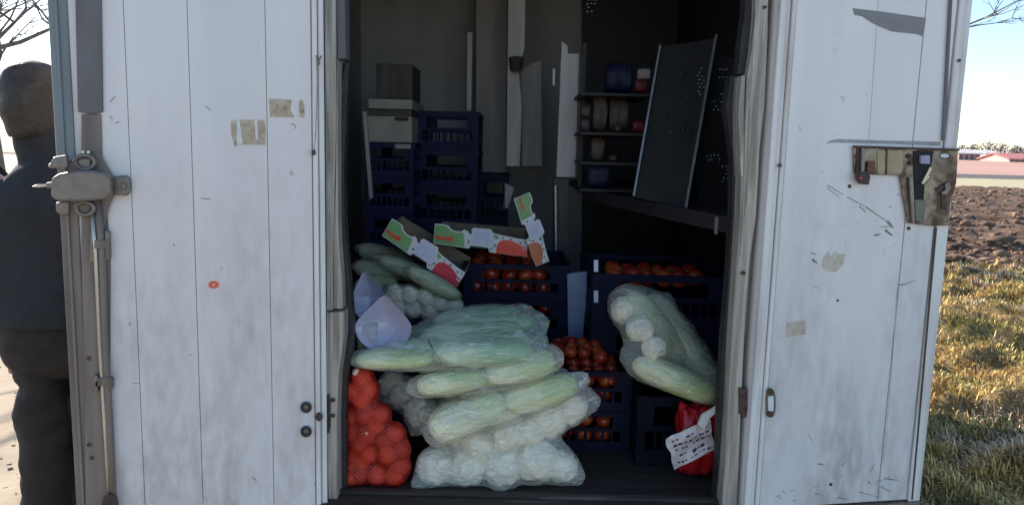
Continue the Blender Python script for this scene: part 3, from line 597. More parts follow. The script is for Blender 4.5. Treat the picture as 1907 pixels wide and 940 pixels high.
DR.poly('hook', [(1756, 342), (1765, 338), (1768, 350), (1760, 362), (1750, 362), (1752, 356), (1758, 354)], .0152, .022, M['steel'], doorR, bev=.001)
DR.poly('edge_slot', [(1741, 424), (1745, 424), (1700, 930), (1697, 930)], .0104, .0109, M['dark'], doorR)
for cx, cy, r in ((1582, 347, 3.5), (1692, 425, 3.5), (1786, 113, 3), (1560, 559, 2.2), (1452, 308, 3.5), (1547, 901, 3)): disc(DR, cx, cy, r, .0123 if cx > 1740 or cx < 1460 else .0072, .0145 if cx > 1740 or cx < 1460 else .0085, M['dark'], 'screw', doorR, 10)
g = G()
def mk(pl, g, a, b, wd, h=.0073):
    q0, q1 = pl.pt(*a, h), pl.pt(*b, h); dv = (q1-q0).normalized(); sd = dv.cross(pl.n)*wd
    g.prism([q0-sd, q1-sd*.5, q1+sd*.8, q0+sd], pl.n*.0005)
for a, b, wd in [((1541, 345), (1570, 362), .0012), ((1540, 350), (1562, 366), .0009), ((1578, 367), (1610, 384), .0012), ((1600, 384), (1612, 394), .0018), ((1612, 385), (1658, 416), .0014), ((1652, 412), (1664, 424), .004), ((1648, 428), (1662, 438), .003), ((1640, 422), (1660, 422), .0012), ((1628, 438), (1640, 436), .0025),
                 ((1655, 384), (1661, 386), .0016), ((1670, 362), (1682, 364), .001), ((1510, 470), (1520, 474), .0015), ((1513, 483), (1522, 490), .003), ((1505, 807), (1512, 820), .001), ((1523, 863), (1534, 864), .0018), ((1568, 866), (1574, 860), .001), ((1616, 895), (1622, 900), .0015), ((1622, 878), (1628, 862), .001), ((1640, 905), (1660, 915), .0015), ((1634, 894), (1640, 896), .002), ((1672, 531), (1690, 528), .002), ((1690, 526), (1706, 522), .001), ((1540, 268), (1546, 262), .0015), ((1518, 918), (1530, 921), .0013), ((1560, 925), (1580, 929), .0015), ((1648, 890), (1672, 893), .002), ((1600, 915), (1640, 926), .0009), ((1513, 533), (1523, 534), .0008)]:
    mk(DR, g, a, b, wd)
random.seed(9)
for i in range(11):
    x = random.uniform(1440, 1700); y = 935-random.random()**2*60; mk(DR, g, (x, y), (x+random.uniform(-6, 10), y+random.uniform(-6, 3)), random.uniform(.0006, .0016))
g.out('scratches', M['scuff'], doorR, kind='stuff')
g = G()
for a, b, wd in [((1671, 535), (1660, 700), .0012), ((1660, 700), (1645, 860), .0009), ((1636, 0), (1618, 260), .0007), ((1630, 900), (1660, 884), .003)]:
    mk(DR, g, a, b, wd, .0071)
random.seed(10)
for i in range(28):
    x = random.uniform(1450, 1700); y = random.uniform(30, 930); a = random.gauss(0, .5)+(math.pi/2 if random.random() < .6 else 0); l = random.uniform(3, 14); mk(DR, g, (x, y), (x+l*math.cos(a), y+l*math.sin(a)), .0007, .0071)
g.out('scratches', M['pencil'], doorR, kind='stuff')
g = G(); 
for a, b in ((640, 600), (660, 612), (738, 640), (505, 800)):
    pass

# ================================================================ THE LOAD
def crate_thing(label, x0, x1, y0, depth, z0, h, m, group=None, ribs=9, name='plastic_crate'):
    t = empty(name, ((x0+x1)/2, y0+depth/2, z0), label, 'crate', group)
    w_ = .006; y1 = y0+depth
    G().box(x0, x1, y0, y1, z0, z0+.008).out('base', m, t)
    def side(ax, c, a0, a1):
        g = G()
        def b(u0_, u1_, za, zb, d=0):
            if ax == 'y': g.box(u0_, u1_, c-w_/2-d, c+w_/2+d, za, zb)
            else: g.box(c-w_/2-d, c+w_/2+d, u0_, u1_, za, zb)
        L = a1-a0; zt = z0+h
        b(a0, a1, z0+.0085, z0+h*.24); b(a0, a1, zt-h*.13, zt, .004); b(a0, a1, z0+h*.5, z0+h*.58)
        b(a0, a0+L*.1, z0+h*.2405, z0+h*.4995); b(a1-L*.1, a1, z0+h*.2405, z0+h*.4995)
        b(a0, a0+L*.18, z0+h*.5805, zt-h*.1305); b(a1-L*.18, a1, z0+h*.5805, zt-h*.1305)
        for i in range(1, ribs):
            u = a0+L*.1+L*.8*i/ribs; b(u-.004, u+.004, z0+h*.2405, z0+h*.4995)
        return g
    side('y', y0+w_/2, x0, x1).out('side_panel', m, t); side('y', y1-w_/2, x0, x1).out('side_panel', m, t)
    side('x', x0+w_/2, y0+w_+.001, y1-w_-.001).out('side_panel', m, t); side('x', x1-w_/2, y0+w_+.001, y1-w_-.001).out('side_panel', m, t)
    return t
def stack(px0, px1, Y, depth, tops, m, labels, group, zb=None, ribs=9):
    """crates stacked from the floor up; tops = heights"""
    x0 = P(px0, 600, Y).x; x1 = P(px1, 600, Y).x; z = zf+.002 if zb is None else zb; r = []; pr = None; ph = None
    for i, h in enumerate(tops):
        if pr is not None and abs(ph-h) < 1e-6:
            t = copy_tree(pr, (0, 0, z-z_pr), labels[i], group)
        else:
            t = crate_thing(labels[i], x0, x1, Y, depth, z, h, m, group, ribs); pr = t; z_pr = z; ph = h
        r.append((x0, x1, Y, Y+depth, z, h)); z += h+.001
    return r
# fruit
def fruit_mesh(name, m, r, sq=.88, sub=2, tip=0):
    bm = bmesh.new(); bmesh.ops.create_icosphere(bm, subdivisions=sub+1, radius=r)
    for v in bm.verts:
        n = v.co.normalized(); v.co.z *= sq; v.co *= 1+.03*noise.noise(n*1.7)
        if tip and n.z > .8: v.co.z += (n.z-.8)*tip*r
        if not tip and n.z > .85: v.co.z -= (n.z-.85)*1.2*r
    me = bpy.data.meshes.new(name); bm.to_mesh(me); bm.free(); me.materials.append(m); me.shade_smooth(); return me
ME = {'tomato': fruit_mesh('tomato', M['tomato'], .032), 'orange': fruit_mesh('orange', M['orange'], .034, .97), 'onion': fruit_mesh('onion', M['onion'], .027, .92, tip=2.2)}
ORD = ['first', 'second', 'third', 'fourth', 'fifth', 'sixth', 'seventh', 'eighth', 'ninth', 'tenth']
def fruit(kind, p, label, group, s=1):
    o = bpy.data.objects.new(kind, ME[kind]); col.objects.link(o); o.location = p; o.scale = (s, s, s)
    o.rotation_euler = (random.uniform(-.9, .9), random.uniform(-.9, .9), random.uniform(0, 6)); tag(o, label, kind, group); return o
random.seed(3)
# middle stack of shallow crates with tomatoes
hM = .118
zc = P(960, 492, 2.75).z; nM = 4; hM = (zc-zf-.006)/nM
labM = ['lowest blue crate under the three printed carton strips, hidden by the bags', 'second blue crate from the floor in the middle tomato stack', 'third blue crate of the middle stack with red tomatoes showing through slots', 'topmost blue crate of the middle stack under the printed cartons']
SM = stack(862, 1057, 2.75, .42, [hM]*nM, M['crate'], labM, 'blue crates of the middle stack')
for i, (x0, x1, y0, y1, z, h) in enumerate(SM):
    if i == 0: continue
    nx = int((x1-x0-.05)/.062)
    for k in range(nx):
        for row in range(2):
            if row == 1 and i < 3: continue
            fruit('tomato', (x0+.045+k*.062+random.uniform(-.005, .005), y0+.045+row*.065, z+.042+random.uniform(0, .006)), f'{ORD[k]} tomato from the left in {["front", "rear"][row]} row of {ORD[i]} middle crate from floor', 'tomatoes in the middle crates')
    for k in range(nx):
        if i < 3: fruit('tomato', (x0+.06+k*.06+random.uniform(-.008, .008), y0+.043, z+.098+random.uniform(-.008, .004)), f'{ORD[k]} tomato from the left in the upper layer of {ORD[i]} middle crate from floor', 'tomatoes in the middle crates', .85)
    if i == 3:
        for k in range(nx):
            for row in range(3):
                fruit('tomato', (x0+.05+k*.06+random.uniform(-.01, .01), y0+.05+row*.07, z+.085+.02*row+random.uniform(0, .01)), f'{ORD[k]} red tomato from the left in {ORD[row]} row heaped under the printed cartons', 'tomatoes on the top middle crate', .95)
# front stack: two shallow crates with a heap
zt = P(1100, 690, 2.33).z; hF = (zt-zf-.004)/2
SF = stack(1000, 1183, 2.33, .34, [hF]*2, M['crate'], ['lower blue crate of the short stack on the floor right of the white bags', 'upper blue crate heaped with orange red tomatoes right of the bags'], 'blue crates of the short front stack')
for i, (x0, x1, y0, y1, z, h) in enumerate(SF):
    nx = int((x1-x0-.03)/.06)
    for k in range(nx): fruit('tomato', (x0+.042+k*.061, y0+.044, z+.045+random.uniform(0, .012)), f'{ORD[k]} tomato from the left behind slots of the {["lower", "upper"][i]} front crate', 'tomatoes inside the front crates')
    for k in range(nx):
        fruit('tomato', (x0+.055+k*.058, y0+.043, z+.092+random.uniform(-.006, .003)), f'{ORD[k]} tomato from the left, upper layer of the {["lower", "upper"][i]} front crate', 'tomatoes inside the front crates', .8)
    if i == 1:
        for a in range(6):
            for b in range(6):
                for c_ in range(2):
                    dx, dy = (a-2.5)/3, (b-2.5)/3
                    zz = z+h-.022+.034*c_+.035*(1-dx*dx-dy*dy)
                    if c_ == 1 and (abs(dx) > .55 or abs(dy) > .6): continue
                    fruit('tomato', ((x0+x1)/2-.012+(a-2.5)*.044+random.uniform(-.007, .007), y0+.035+b*.044+random.uniform(-.006, .006), zz+random.uniform(-.004, .006)), f'{["lower", "upper"][c_]} orange red tomato, {ORD[a]} from left, {ORD[b]} row back, front crate heap', 'tomatoes heaped on the front crate', random.uniform(.64, .8))
# right stack
zt = P(1200, 512, 2.5).z; hR = (zt-zf-.004)/3
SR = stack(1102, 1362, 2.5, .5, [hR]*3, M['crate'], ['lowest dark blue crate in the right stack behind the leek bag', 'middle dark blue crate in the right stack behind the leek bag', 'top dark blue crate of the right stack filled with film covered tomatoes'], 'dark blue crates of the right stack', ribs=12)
x0, x1, y0, y1, z, h = SR[2]
for a in range(6):
    for b in range(3): fruit('tomato', (x0+.09+a*.055+random.uniform(-.006, .006), y0+.07+b*.07, z+h-.026+random.uniform(0, .01)), f'{ORD[a]} dim tomato from the left, {ORD[b]} row back, in the top right crate', 'tomatoes in the top right crate')
# small pale tags on the crate corner
for yy in (495, 552):
    link('crate_tag', [P(a, b, 2.495) for a, b in ((1106, yy-11), (1114, yy-11), (1114, yy+11), (1106, yy+11))]+[P(a, b, 2.491) for a, b in ((1106, yy-11), (1114, yy-11), (1114, yy+11), (1106, yy+11))], [(0, 1, 2, 3), (7, 6, 5, 4), (0, 4, 5, 1), (1, 5, 6, 2), (2, 6, 7, 3), (3, 7, 4, 0)], M['label'], None,
         label='small pale tag on the left edge of the right crate stack, '+('upper one' if yy < 500 else 'lower one'), cat='tag')
# front-right crate under the leek bag
zt = P(1280, 735, 2.24).z; SQ = stack(1196, 1372, 2.22, .26, [zt-zf-.003], M['cratedark'], ['single dark blue crate under the leaning leek bag by the right jamb'], None, ribs=8)
# crates at left behind the bags, carrying the grey green leeks
zt = P(760, 592, 2.5).z; hh = (zt-zf-.004)/2
SL = stack(662, 858, 2.47, .40, [hh]*2, M['crate'], ['lower blue crate hidden behind the bags at the left wall', 'upper blue crate under the bag of white roots at the left'], 'blue crates at the left wall')
zt = P(760, 520, 2.9).z; hh = (zt-zf-.004)/3
stack(668, 850, 2.9, .4, [hh]*3, M['crate'], ['lowest blue crate deep in the left corner of the load', 'middle blue crate deep in the left corner of the load', 'top blue crate in the left corner under the green bundle'], 'blue crates in the left corner')
# far left stacks
zt = P(730, 266, 3.45).z; n = 6; hh = (zt-zf-.008)/n
ordn = ['lowest', 'second lowest', 'third', 'fourth', 'fifth', 'topmost']
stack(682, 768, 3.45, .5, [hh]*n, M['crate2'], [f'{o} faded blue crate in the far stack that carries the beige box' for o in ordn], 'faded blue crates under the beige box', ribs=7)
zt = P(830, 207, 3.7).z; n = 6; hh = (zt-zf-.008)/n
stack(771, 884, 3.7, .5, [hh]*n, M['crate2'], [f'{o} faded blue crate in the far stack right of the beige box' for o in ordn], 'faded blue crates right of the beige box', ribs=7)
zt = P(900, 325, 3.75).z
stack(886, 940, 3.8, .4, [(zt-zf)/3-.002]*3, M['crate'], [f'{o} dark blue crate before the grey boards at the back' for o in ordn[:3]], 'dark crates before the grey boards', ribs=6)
# beige lidded box
def boxpx(name, px0, px1, py0, py1, Y, dep, m, parent=None, bev=.003, **k):
    a = P(px0, py1, Y); b = P(px1, py0, Y); o = G().box(a.x, b.x, Y, Y+dep, a.z, b.z).out(name, m, parent, **k); return bevel(o, bev)
zc_ = P(725, 265, 3.45)
t = empty('foam_box', (zc_.x, 3.65, zc_.z+.002), 'dusty beige box with raised lid on the far left crates', 'box')
boxpx('body', 681, 767, 218, 264, 3.47, .4, M['foam'], t); boxpx('lid', 686, 768, 186, 202, 3.46, .42, M['foam'], t); boxpx('band', 682, 766, 204, 216, 3.48, .38, M['wood'], t)
boxpx('handle', 735, 760, 219, 224, 3.455, .014, M['dark'], t)
boxpx('paper_tag', 735, 765, 269, 277, 3.425, .02, M['foam'], label='small beige paper tag below the beige box', cat='tag')
boxpx('dark_carton', 700, 768, 120, 184, 3.5, .3, M['wood'], label='dark carton standing on the lid of the beige box', cat='carton')
g = G(); g.prism([P(a, b, 3.2) for a, b in ((675, 208), (682, 208), (694, 368), (688, 372))], (0, .02, 0)); g.out('leaning_rail', M['postdim'], label='narrow pale rail leaning before the beige box at left', cat='rail')
# boards and posts on the wall
def board(pts, Y, th, m, label, name='wall_board', cat='board'):
    g = G(); g.prism([P(a, b, Y) for a, b in pts], (0, th, 0)); return bevel(g.out(name, m, label=label, cat=cat), .003)
board([(887, -80), (944, -80), (942, 325), (886, 325)], 4.3, .05, M['postdim'], 'wide grey board beside the blue crates at the back wall')
board([(870, 60), (880, 60), (878, 206), (869, 206)], 4.2, .03, M['post'], 'thin pale rail left of the wide grey board', 'wall_rail', 'rail')
board([(947, -80), (980, -80), (977, 90), (966, 130), (972, 200), (968, 310), (943, 310)], 3.9, .02, M['post'], 'pale board with torn right side in the middle of the back wall')
board([(968, 130), (1008, 110), (1010, 310), (972, 310)], 4.0, .03, M['postdim'], 'dim brownish board right of the torn pale board')
board([(1046, 76), (1058, 86), (1058, 100), (1079, 100), (1072, 330), (1036, 330)], 3.3, .03, M['post'], 'bright pale post board with notched top right of the torn board')
board([(1030, 332), (1060, 332), (1062, 640), (1032, 640)], 3.32, .06, M['wood'], 'dark wooden post below the bright notched board')
board([(1029, 128), (1034, 128), (1034, 160), (1029, 160)], 3.28, .01, M['whitecard'], 'tiny bright strip left of the notched board', 'bright_strip', 'strip')
board([(1032, 345), (1037, 345), (1040, 640), (1035, 640)], 3.29, .02, M['alu'], 'thin grey rail on the dark wooden post', 'post_rail', 'rail')
board([(1056, 510), (1094, 505), (1092, 560), (1086, 630), (1058, 632)], 2.72, .012, M['sheet'], 'pale blue plastic sheet standing between two crate stacks', 'plastic_sheet', 'sheet')
board([(1084, -80), (1600, -80), (1600, 640), (1084, 640)], 4.6, .02, M['wallr'], 'dark sheet painting in shade on the right half of the front wall', 'shade_sheet', 'shade_sheet')  # dark sheet added to paint in the shade at the back right
board([(940, 340), (958, 350), (946, 388), (940, 388)], 3.5, .02, M['postdim'], 'small grey triangular board behind the upright printed strip')
bb = P(962, 108, 3.85); 
g = G(); g.tube([bb, bb+Vector((.0, .02, -.06))], [.04, .03], 10); g.out('hanging_strap', M['wood'], label='dark knotted strap hanging on the torn pale board', cat='strap')
# right rack: shelf, leaning black panel with two aluminium rails
g = G(); g.prism([P(1085, 352, 3.1), P(1362, 405, 2.15), P(1362, 436, 2.15), P(1085, 372, 3.1)], (.02, .02, 0)); 
shelf = empty('wall_shelf', P(1362, 436, 2.4), 'dark shelf along the right inner wall', 'shelf')
g.out('front_rail', M['wallr'], shelf)
a, b = P(1085, 355, 3.1), P(1362, 410, 2.15); XW = XWR-.04
G().prism([a, b, Vector((XW, b.y, b.z)), Vector((XW, 4.3, a.z)), Vector((a.x, 4.3, a.z))], (0, 0, -.015)).out('shelf_board', M['wallr'], shelf)
g = G(); g.prism([P(x, y, 2.14) for x, y in ((1333, 404), (1338, 404), (1336, 436), (1331, 436))], (0, .01, 0)); g.out('bracket', M['alu'], shelf)
rack = empty('leaning_board', P(1230, 385, 2.62), 'black board with two aluminium edge rails leaning on the shelf', 'board')
def q3(px, py):   # panel leans: top farther
    Y = 2.50+(400-py)/330*.22; return P(px, py, Y)
G().prism([q3(*p) for p in ((1229, 88), (1332, 72), (1276, 388), (1180, 366))], (0, .012, 0)).out('panel_sheet', M['board'], rack)
for p0, p1, wd in (((1228, 86), (1179, 364), 3.2), ((1332, 66), (1275, 388), 4)):
    g = G(); A = q3(*p0); B = q3(*p1); g.obox((A+B)/2-Vector((0, .01, 0)), (wd*pxs(2.6)/2, 0, 0), (0, .006, 0), (B-A)/2); g.out('edge_rail', M['alu'], rack)
g = G(); random.seed(21)
for i in range(9):
    x, y = random.uniform(1236, 1290), random.uniform(230, 252) if i < 4 else random.uniform(120, 380); A = q3(x, y); g.box(A.x-.003, A.x+.003, A.y-.014, A.y-.004, A.z-.008, A.z+.008)
g.out('clip', M['rubber'], rack)
# goods on the shelf
def packet(px0, px1, py0, py1, Y, dep, m, name, label, cat='packet', crump=.03, cuts=7):
    a = P(px0, py1, Y); b = P(px1, py0, Y); bm = bmesh.new(); bmesh.ops.create_cube(bm, size=1)
    bmesh.ops.subdivide_edges(bm, edges=bm.edges[:], cuts=cuts, use_grid_fill=True)
    c = Vector(((a.x+b.x)/2, Y+dep/2, (a.z+b.z)/2)); sz = Vector((b.x-a.x, dep, b.z-a.z))
    for v in bm.verts:
        q = v.co.copy()*2; bul = (1-abs(q.x)**2*.0)*(1-q.z**4*.5)
        q2 = Vector((q.x*(1-.08*abs(q.z)**4), q.y*(1-.4*abs(q.z)**3), q.z*(1-.05*q.x*q.x))); q2 *= 1+.10*noise.noise(q*1.7+c*5)+crump*(noise.noise(q*3.3+c)+.6*abs(noise.noise(q*7)))
        v.co = Vector((q2.x*sz.x/2, q2.y*sz.y/2, q2.z*sz.z/2))
    me = bpy.data.meshes.new(name); bm.to_mesh(me); bm.free(); me.materials.append(m); me.shade_smooth()
    o = bpy.data.objects.new(name, me); col.objects.link(o); o.location = c; W[o.name] = c; tag(o, label, cat); return o
rk = empty('goods_rack', P(1148, 352, 3.15), 'dark open rack of small goods beside the black board', 'rack')
for yy in (172, 245, 300, 350):
    a = P(1080, yy, 3.0); b = P(1214, yy, 3.0); G().box(a.x, b.x, 2.98, 3.42, min(a.z, b.z)-.012, min(a.z, b.z)-.002).out('shelf_board', M['wallr'], rk)
for xx in (1079, 1216):
    a = P(xx, 350, 3.2); b = P(xx, 80, 3.2); G().box(a.x-.008, a.x+.008, 3.2, 3.22, a.z-.02, b.z).out('upright', M['wallr'], rk)
packet(1083, 1099, 194, 219, 3.06, .06, M['tan'], 'small_carton', 'small pale carton right of the notched board, upper of two', 'carton')
packet(1082, 1098, 221, 245, 3.06, .06, M['tan'], 'small_carton', 'small pale carton right of the notched board, lower of two', 'carton')
packet(1104, 1132, 176, 244, 3.08, .08, M['tan'], 'tall_sack', 'dim tan sack on the rack beside the small cartons', 'sack')
packet(1130, 1180, 118, 171, 3.15, .12, M['bluebag'], 'blue_bag', 'dark blue bag on the top board of the rack', 'bag', crump=.1)
packet(1134, 1172, 182, 244, 3.1, .1, M['wood'], 'dark_sack', 'dark brown sack under the blue bag', 'sack')
packet(1146, 1156, 234, 245, 3.04, .03, M['tan'], 'yellow_packet', 'tiny yellowish packet before the dark brown sack')
packet(1136, 1148, 289, 300, 3.04, .03, M['tan'], 'yellow_packet', 'tiny yellowish packet on the third board of the rack')
packet(1184, 1206, 148, 171, 3.0, .06, M['pink'], 'red_packet', 'pink red packet beside the leaning black board, upper one')
packet(1180, 1200, 224, 245, 3.0, .06, M['pink'], 'red_packet', 'pink red packet beside the leaning black board, lower one')
packet(1189, 1212, 128, 147, 3.0, .05, M['postdim'], 'grey_carton', 'small grey carton above the pink red packet', 'carton')
packet(1096, 1136, 304, 348, 3.02, .1, M['bluebag'], 'blue_bag', 'dark blue bag on the lowest board of the rack', 'bag', crump=.1)
packet(1101, 1126, 255, 299, 3.08, .07, M['tan'], 'pale_sack', 'pale tan sack on the third board of the rack', 'sack')
# small pale chips that paint glints beside the black panel and under the roof
def glints(cx, cy, nx, ny, Y, label, seed):
    random.seed(seed); g = G()
    for i in range(nx):
        for j in range(ny):
            if random.random() < .35: continue
            c = P(cx+i*7+(j % 2)*3+random.uniform(-1, 1), cy+j*7+random.uniform(-1, 1), Y); r = .0018; g.obox(c, (r, 0, r*.6), (0, r, 0), (-r*.6, 0, r))
    g.out('painted_glints', M['glintpale'], label=label, cat='net', kind='stuff')
glints(1094, -6, 3, 5, 3.0, 'cluster of tiny painted glints under the roof in the middle', 1)
glints(1340, 130, 5, 4, 2.6, 'cluster of tiny painted glints at the top right of the black panel', 2)
glints(1300, 128, 2, 8, 2.56, 'column of tiny painted glints along the right rail of the black panel', 3)
glints(1330, 176, 4, 5, 2.6, 'cluster of tiny painted glints below the upper right cluster', 4)
glints(1316, 290, 4, 3, 2.6, 'cluster of tiny painted glints low at the right of the black panel', 5)
glints(1345, 310, 3, 5, 2.6, 'sparse tiny painted glints just above the shelf end', 6)
# dark net curtain behind the rail
g = G(); g.prism([P(a, b, 2.75) for a, b in ((1290, 90), (1365, 110), (1372, 380), (1300, 385))], (0, .02, 0)); g.out('dark_net', M['board'], label='dark net sheet hanging behind the right end of the shelf', cat='net')

# ---------------------------------------------------------------- printed cartons
def carton(s0, s1, hpx, Y, label, tint, end, tilt=0, body=True, name='printed_carton'):
    s0 = Vector((s0[0], s0[1])); s1 = Vector((s1[0], s1[1])); d = (s1-s0); L = d.length; d /= L; up = Vector((d.y, -d.x))
    def pt(s, t_, h): 
        q = s0+d*(s*L)+up*(t_*hpx); p = P(q.x, q.y, Y); return p-Vector((0, h, 0))+Vector((0, tilt*t_*.03, 0))
    def cut(x, y): return ((x-553)/822, (562-y)/200)
    b0 = pt(.5, 0, 0); T = empty(name, b0, label, 'carton', 'printed vegetable cartons')
    out = [cut(*p) for p in ((553, 357), (610, 356), (662, 362), (680, 375), (697, 398), (740, 412), (790, 412), (812, 388), (835, 402), (868, 402), (890, 366), (1046, 369), (1058, 398), (1110, 412), (1200, 425), (1290, 436), (1372, 440), (1372, 598), (1250, 600), (1098, 590), (1092, 592), (1045, 586), (1030, 545), (880, 538), (862, 570), (820, 566), (700, 555), (553, 545))]
    def ply(nm, pts, h0, h1, m):
        g = G(); a = [pt(x, y, h0) for x, y in pts]; g.prism(a, (0, -(h1-h0), 0)); return g.out(nm, m, T)
    ply('front_panel', out, 0, .004, M['whitecard'])
    ply('green_print', [cut(*p) for p in ((557, 366), (655, 370), (675, 392), (692, 408), (735, 424), (808, 424), (815, 470), (826, 560), (700, 548), (557, 538))], .0042, .0046, M['green'])
    ply('pepper_print', [cut(*p) for p in ((560, 462), (600, 472), (640, 478), (700, 468), (722, 482), (718, 505), (690, 514), (640, 508), (600, 505), (562, 488))], .0048, .0052, M['redprint'] if end != 'pale' else M['orangeprint'])
    ply('tomato_print', [cut(*p) for p in ((1104, 590), (1104, 520), (1122, 480), (1165, 458), (1230, 462), (1290, 485), (1330, 510), (1370, 520), (1370, 596), (1250, 598))], .0042, .0046, tint)
    ply('label_print', [cut(*p) for p in ((900, 374), (1040, 376), (1050, 420), (1085, 470), (1060, 530), (890, 530), (858, 450), (892, 425))], .0042, .0046, M['label'])
    g = G()
    for yy in (410, 428, 446, 464, 482, 500):
        for xx in range(905, 1030, 22):
            if random.random() < .3: continue
            a = [pt(*cut(xx, yy), .0048), pt(*cut(xx+15, yy), .0048), pt(*cut(xx+15, yy+6), .0048), pt(*cut(xx, yy+6), .0048)]; g.prism(a, (0, -.0003, 0))
    g.out('small_print', M['inkgrey'], T, kind='stuff')
    for q in (((838, 392), (882, 402), (878, 428), (858, 424)), ((848, 500), (862, 488), (866, 508), (854, 520)), ((1048, 548), (1062, 552), (1054, 572)), ((1078, 510), (1094, 506), (1092, 530), (1082, 536)), ((1066, 536), (1078, 540), (1074, 556)), ((1068, 404), (1120, 430), (1106, 462), (1078, 450))):
        ply('leaf_print', [cut(*p) for p in q], .0048, .0052, M['ink'] if q[0][0] != 1068 else M['green'])
    for q in (((1210, 440), (1240, 448), (1215, 462)), ((1290, 462), (1320, 470), (1310, 486)), ((1330, 452), (1360, 458), (1352, 480)), ((1140, 432), (1165, 440), (1150, 452))):
        ply('leaf_print', [cut(*p) for p in q], .0042, .0046, M['ink'] if q[0][0] < 1300 else M['green'])
    if end == 'glint': ply('shine_print', [cut(*p) for p in ((1320, 516), (1345, 530), (1368, 530), (1366, 540), (1340, 540))], .0048, .0052, M['whitecard'])
    if body:
        for nm, (ta, tb, ya, yb) in {'tray_floor': (.02, .05, .004, .26), 'back_panel': (.02, .8, .256, .26)}.items():
            g = G(); a = [pt(.01, ta, 0), pt(.99, ta, 0), pt(.99, tb, 0), pt(.01, tb, 0)]; a = [p+Vector((0, ya, 0)) for p in a]; g.prism(a, (0, yb-ya, 0)); g.out(nm, M['card'], T)
        for sx in (.0, .985):
            g = G(); a = [pt(sx, .02, 0), pt(sx+.015, .02, 0), pt(sx+.015, .7, 0), pt(sx, .7, 0)]; a = [p+Vector((0, .004, 0)) for p in a]; g.prism(a, (0, .25, 0)); g.out('end_panel', M['card'], T)
    return T
carton((710, 441), (855, 528), 39, 2.56, 'printed carton sloping down to the crimson tomato picture, leftmost of three', M['crimson'], 'glint')
carton((807, 456), (982, 470), 39, 2.74, 'level printed carton with orange red tomato picture on the tomato crates', M['redprint'], 'glint')
carton((954, 371), (1004, 494), 34, 2.70, 'upright printed carton strip tilted against the dark post', M['orangeprint'], 'pale', body=False)
random.seed(8)

# ---------------------------------------------------------------- vegetables and plastic bags
def head(kind, px, py, hl, hw, ang, Y, m, label, cat, group, taper=.0, ribs=0, yaw=0, dr=1.0, sc_=1.0):
    s = pxs(Y); a = math.radians(ang); ax = Vector((math.cos(a)*math.cos(yaw), math.sin(yaw), math.sin(a)*math.cos(yaw))).normalized()
    az = Vector((-math.sin(a), 0, math.cos(a))); ay = az.cross(ax).normalized(); az = ax.cross(ay)
    sc_ = 1.12 if kind == 'napa_cabbage' else 1.0
    L, Wd = hl*s, hw*s*sc_; D = Wd*dr
    bm = bmesh.new(); bmesh.ops.create_icosphere(bm, subdivisions=4, radius=1); sd = Vector((px*.1, py*.1, Y))
    for v in bm.verts:
        n = v.co.copy(); ph = math.atan2(n.z, n.y); t_ = n.x
        e = 1+taper*t_
        k = 1+.05*noise.noise(n*1.6+sd)
        if kind == 'white_root': k += .22*noise.noise(n*1.9+sd*3)+.10*noise.noise(n*4+sd)-.10*abs(noise.noise(n*2.6-sd))+.02
        if ribs: k += .035*math.sin(ph*ribs+2.5*noise.noise(n*1.3+sd)+3*t_)*(1-abs(t_))**.3+.03*noise.noise(Vector((t_*3, ph*2, 1))+sd)
        xx = math.copysign(abs(n.x)**.7, n.x) if ribs > 3 else n.x; k *= 1 if ribs <= 3 else (max(.0, 1-t_*t_)**-.13 if abs(t_) < .97 else 1.45)
        v.co = Vector((xx*L, n.y*D*k*e, n.z*Wd*k*e))
    me = bpy.data.meshes.new(kind); bm.to_mesh(me); bm.free(); me.materials.append(m); me.shade_smooth()
    o = bpy.data.objects.new(kind, me); col.objects.link(o); c = P(px, py, Y)
    o.matrix_world = Matrix.Translation(c) @ Matrix((ax, ay, az)).transposed().to_4x4(); tag(o, label, cat, group)
    return (c, ax*L, ay*D, az*Wd)
def ghost(px, py, r, Y, ry=None):
    s = pxs(Y); c = P(px, py, Y); return (c, Vector((r*s, 0, 0)), Vector((0, (ry or r)*s, 0)), Vector((0, 0, r*s)))
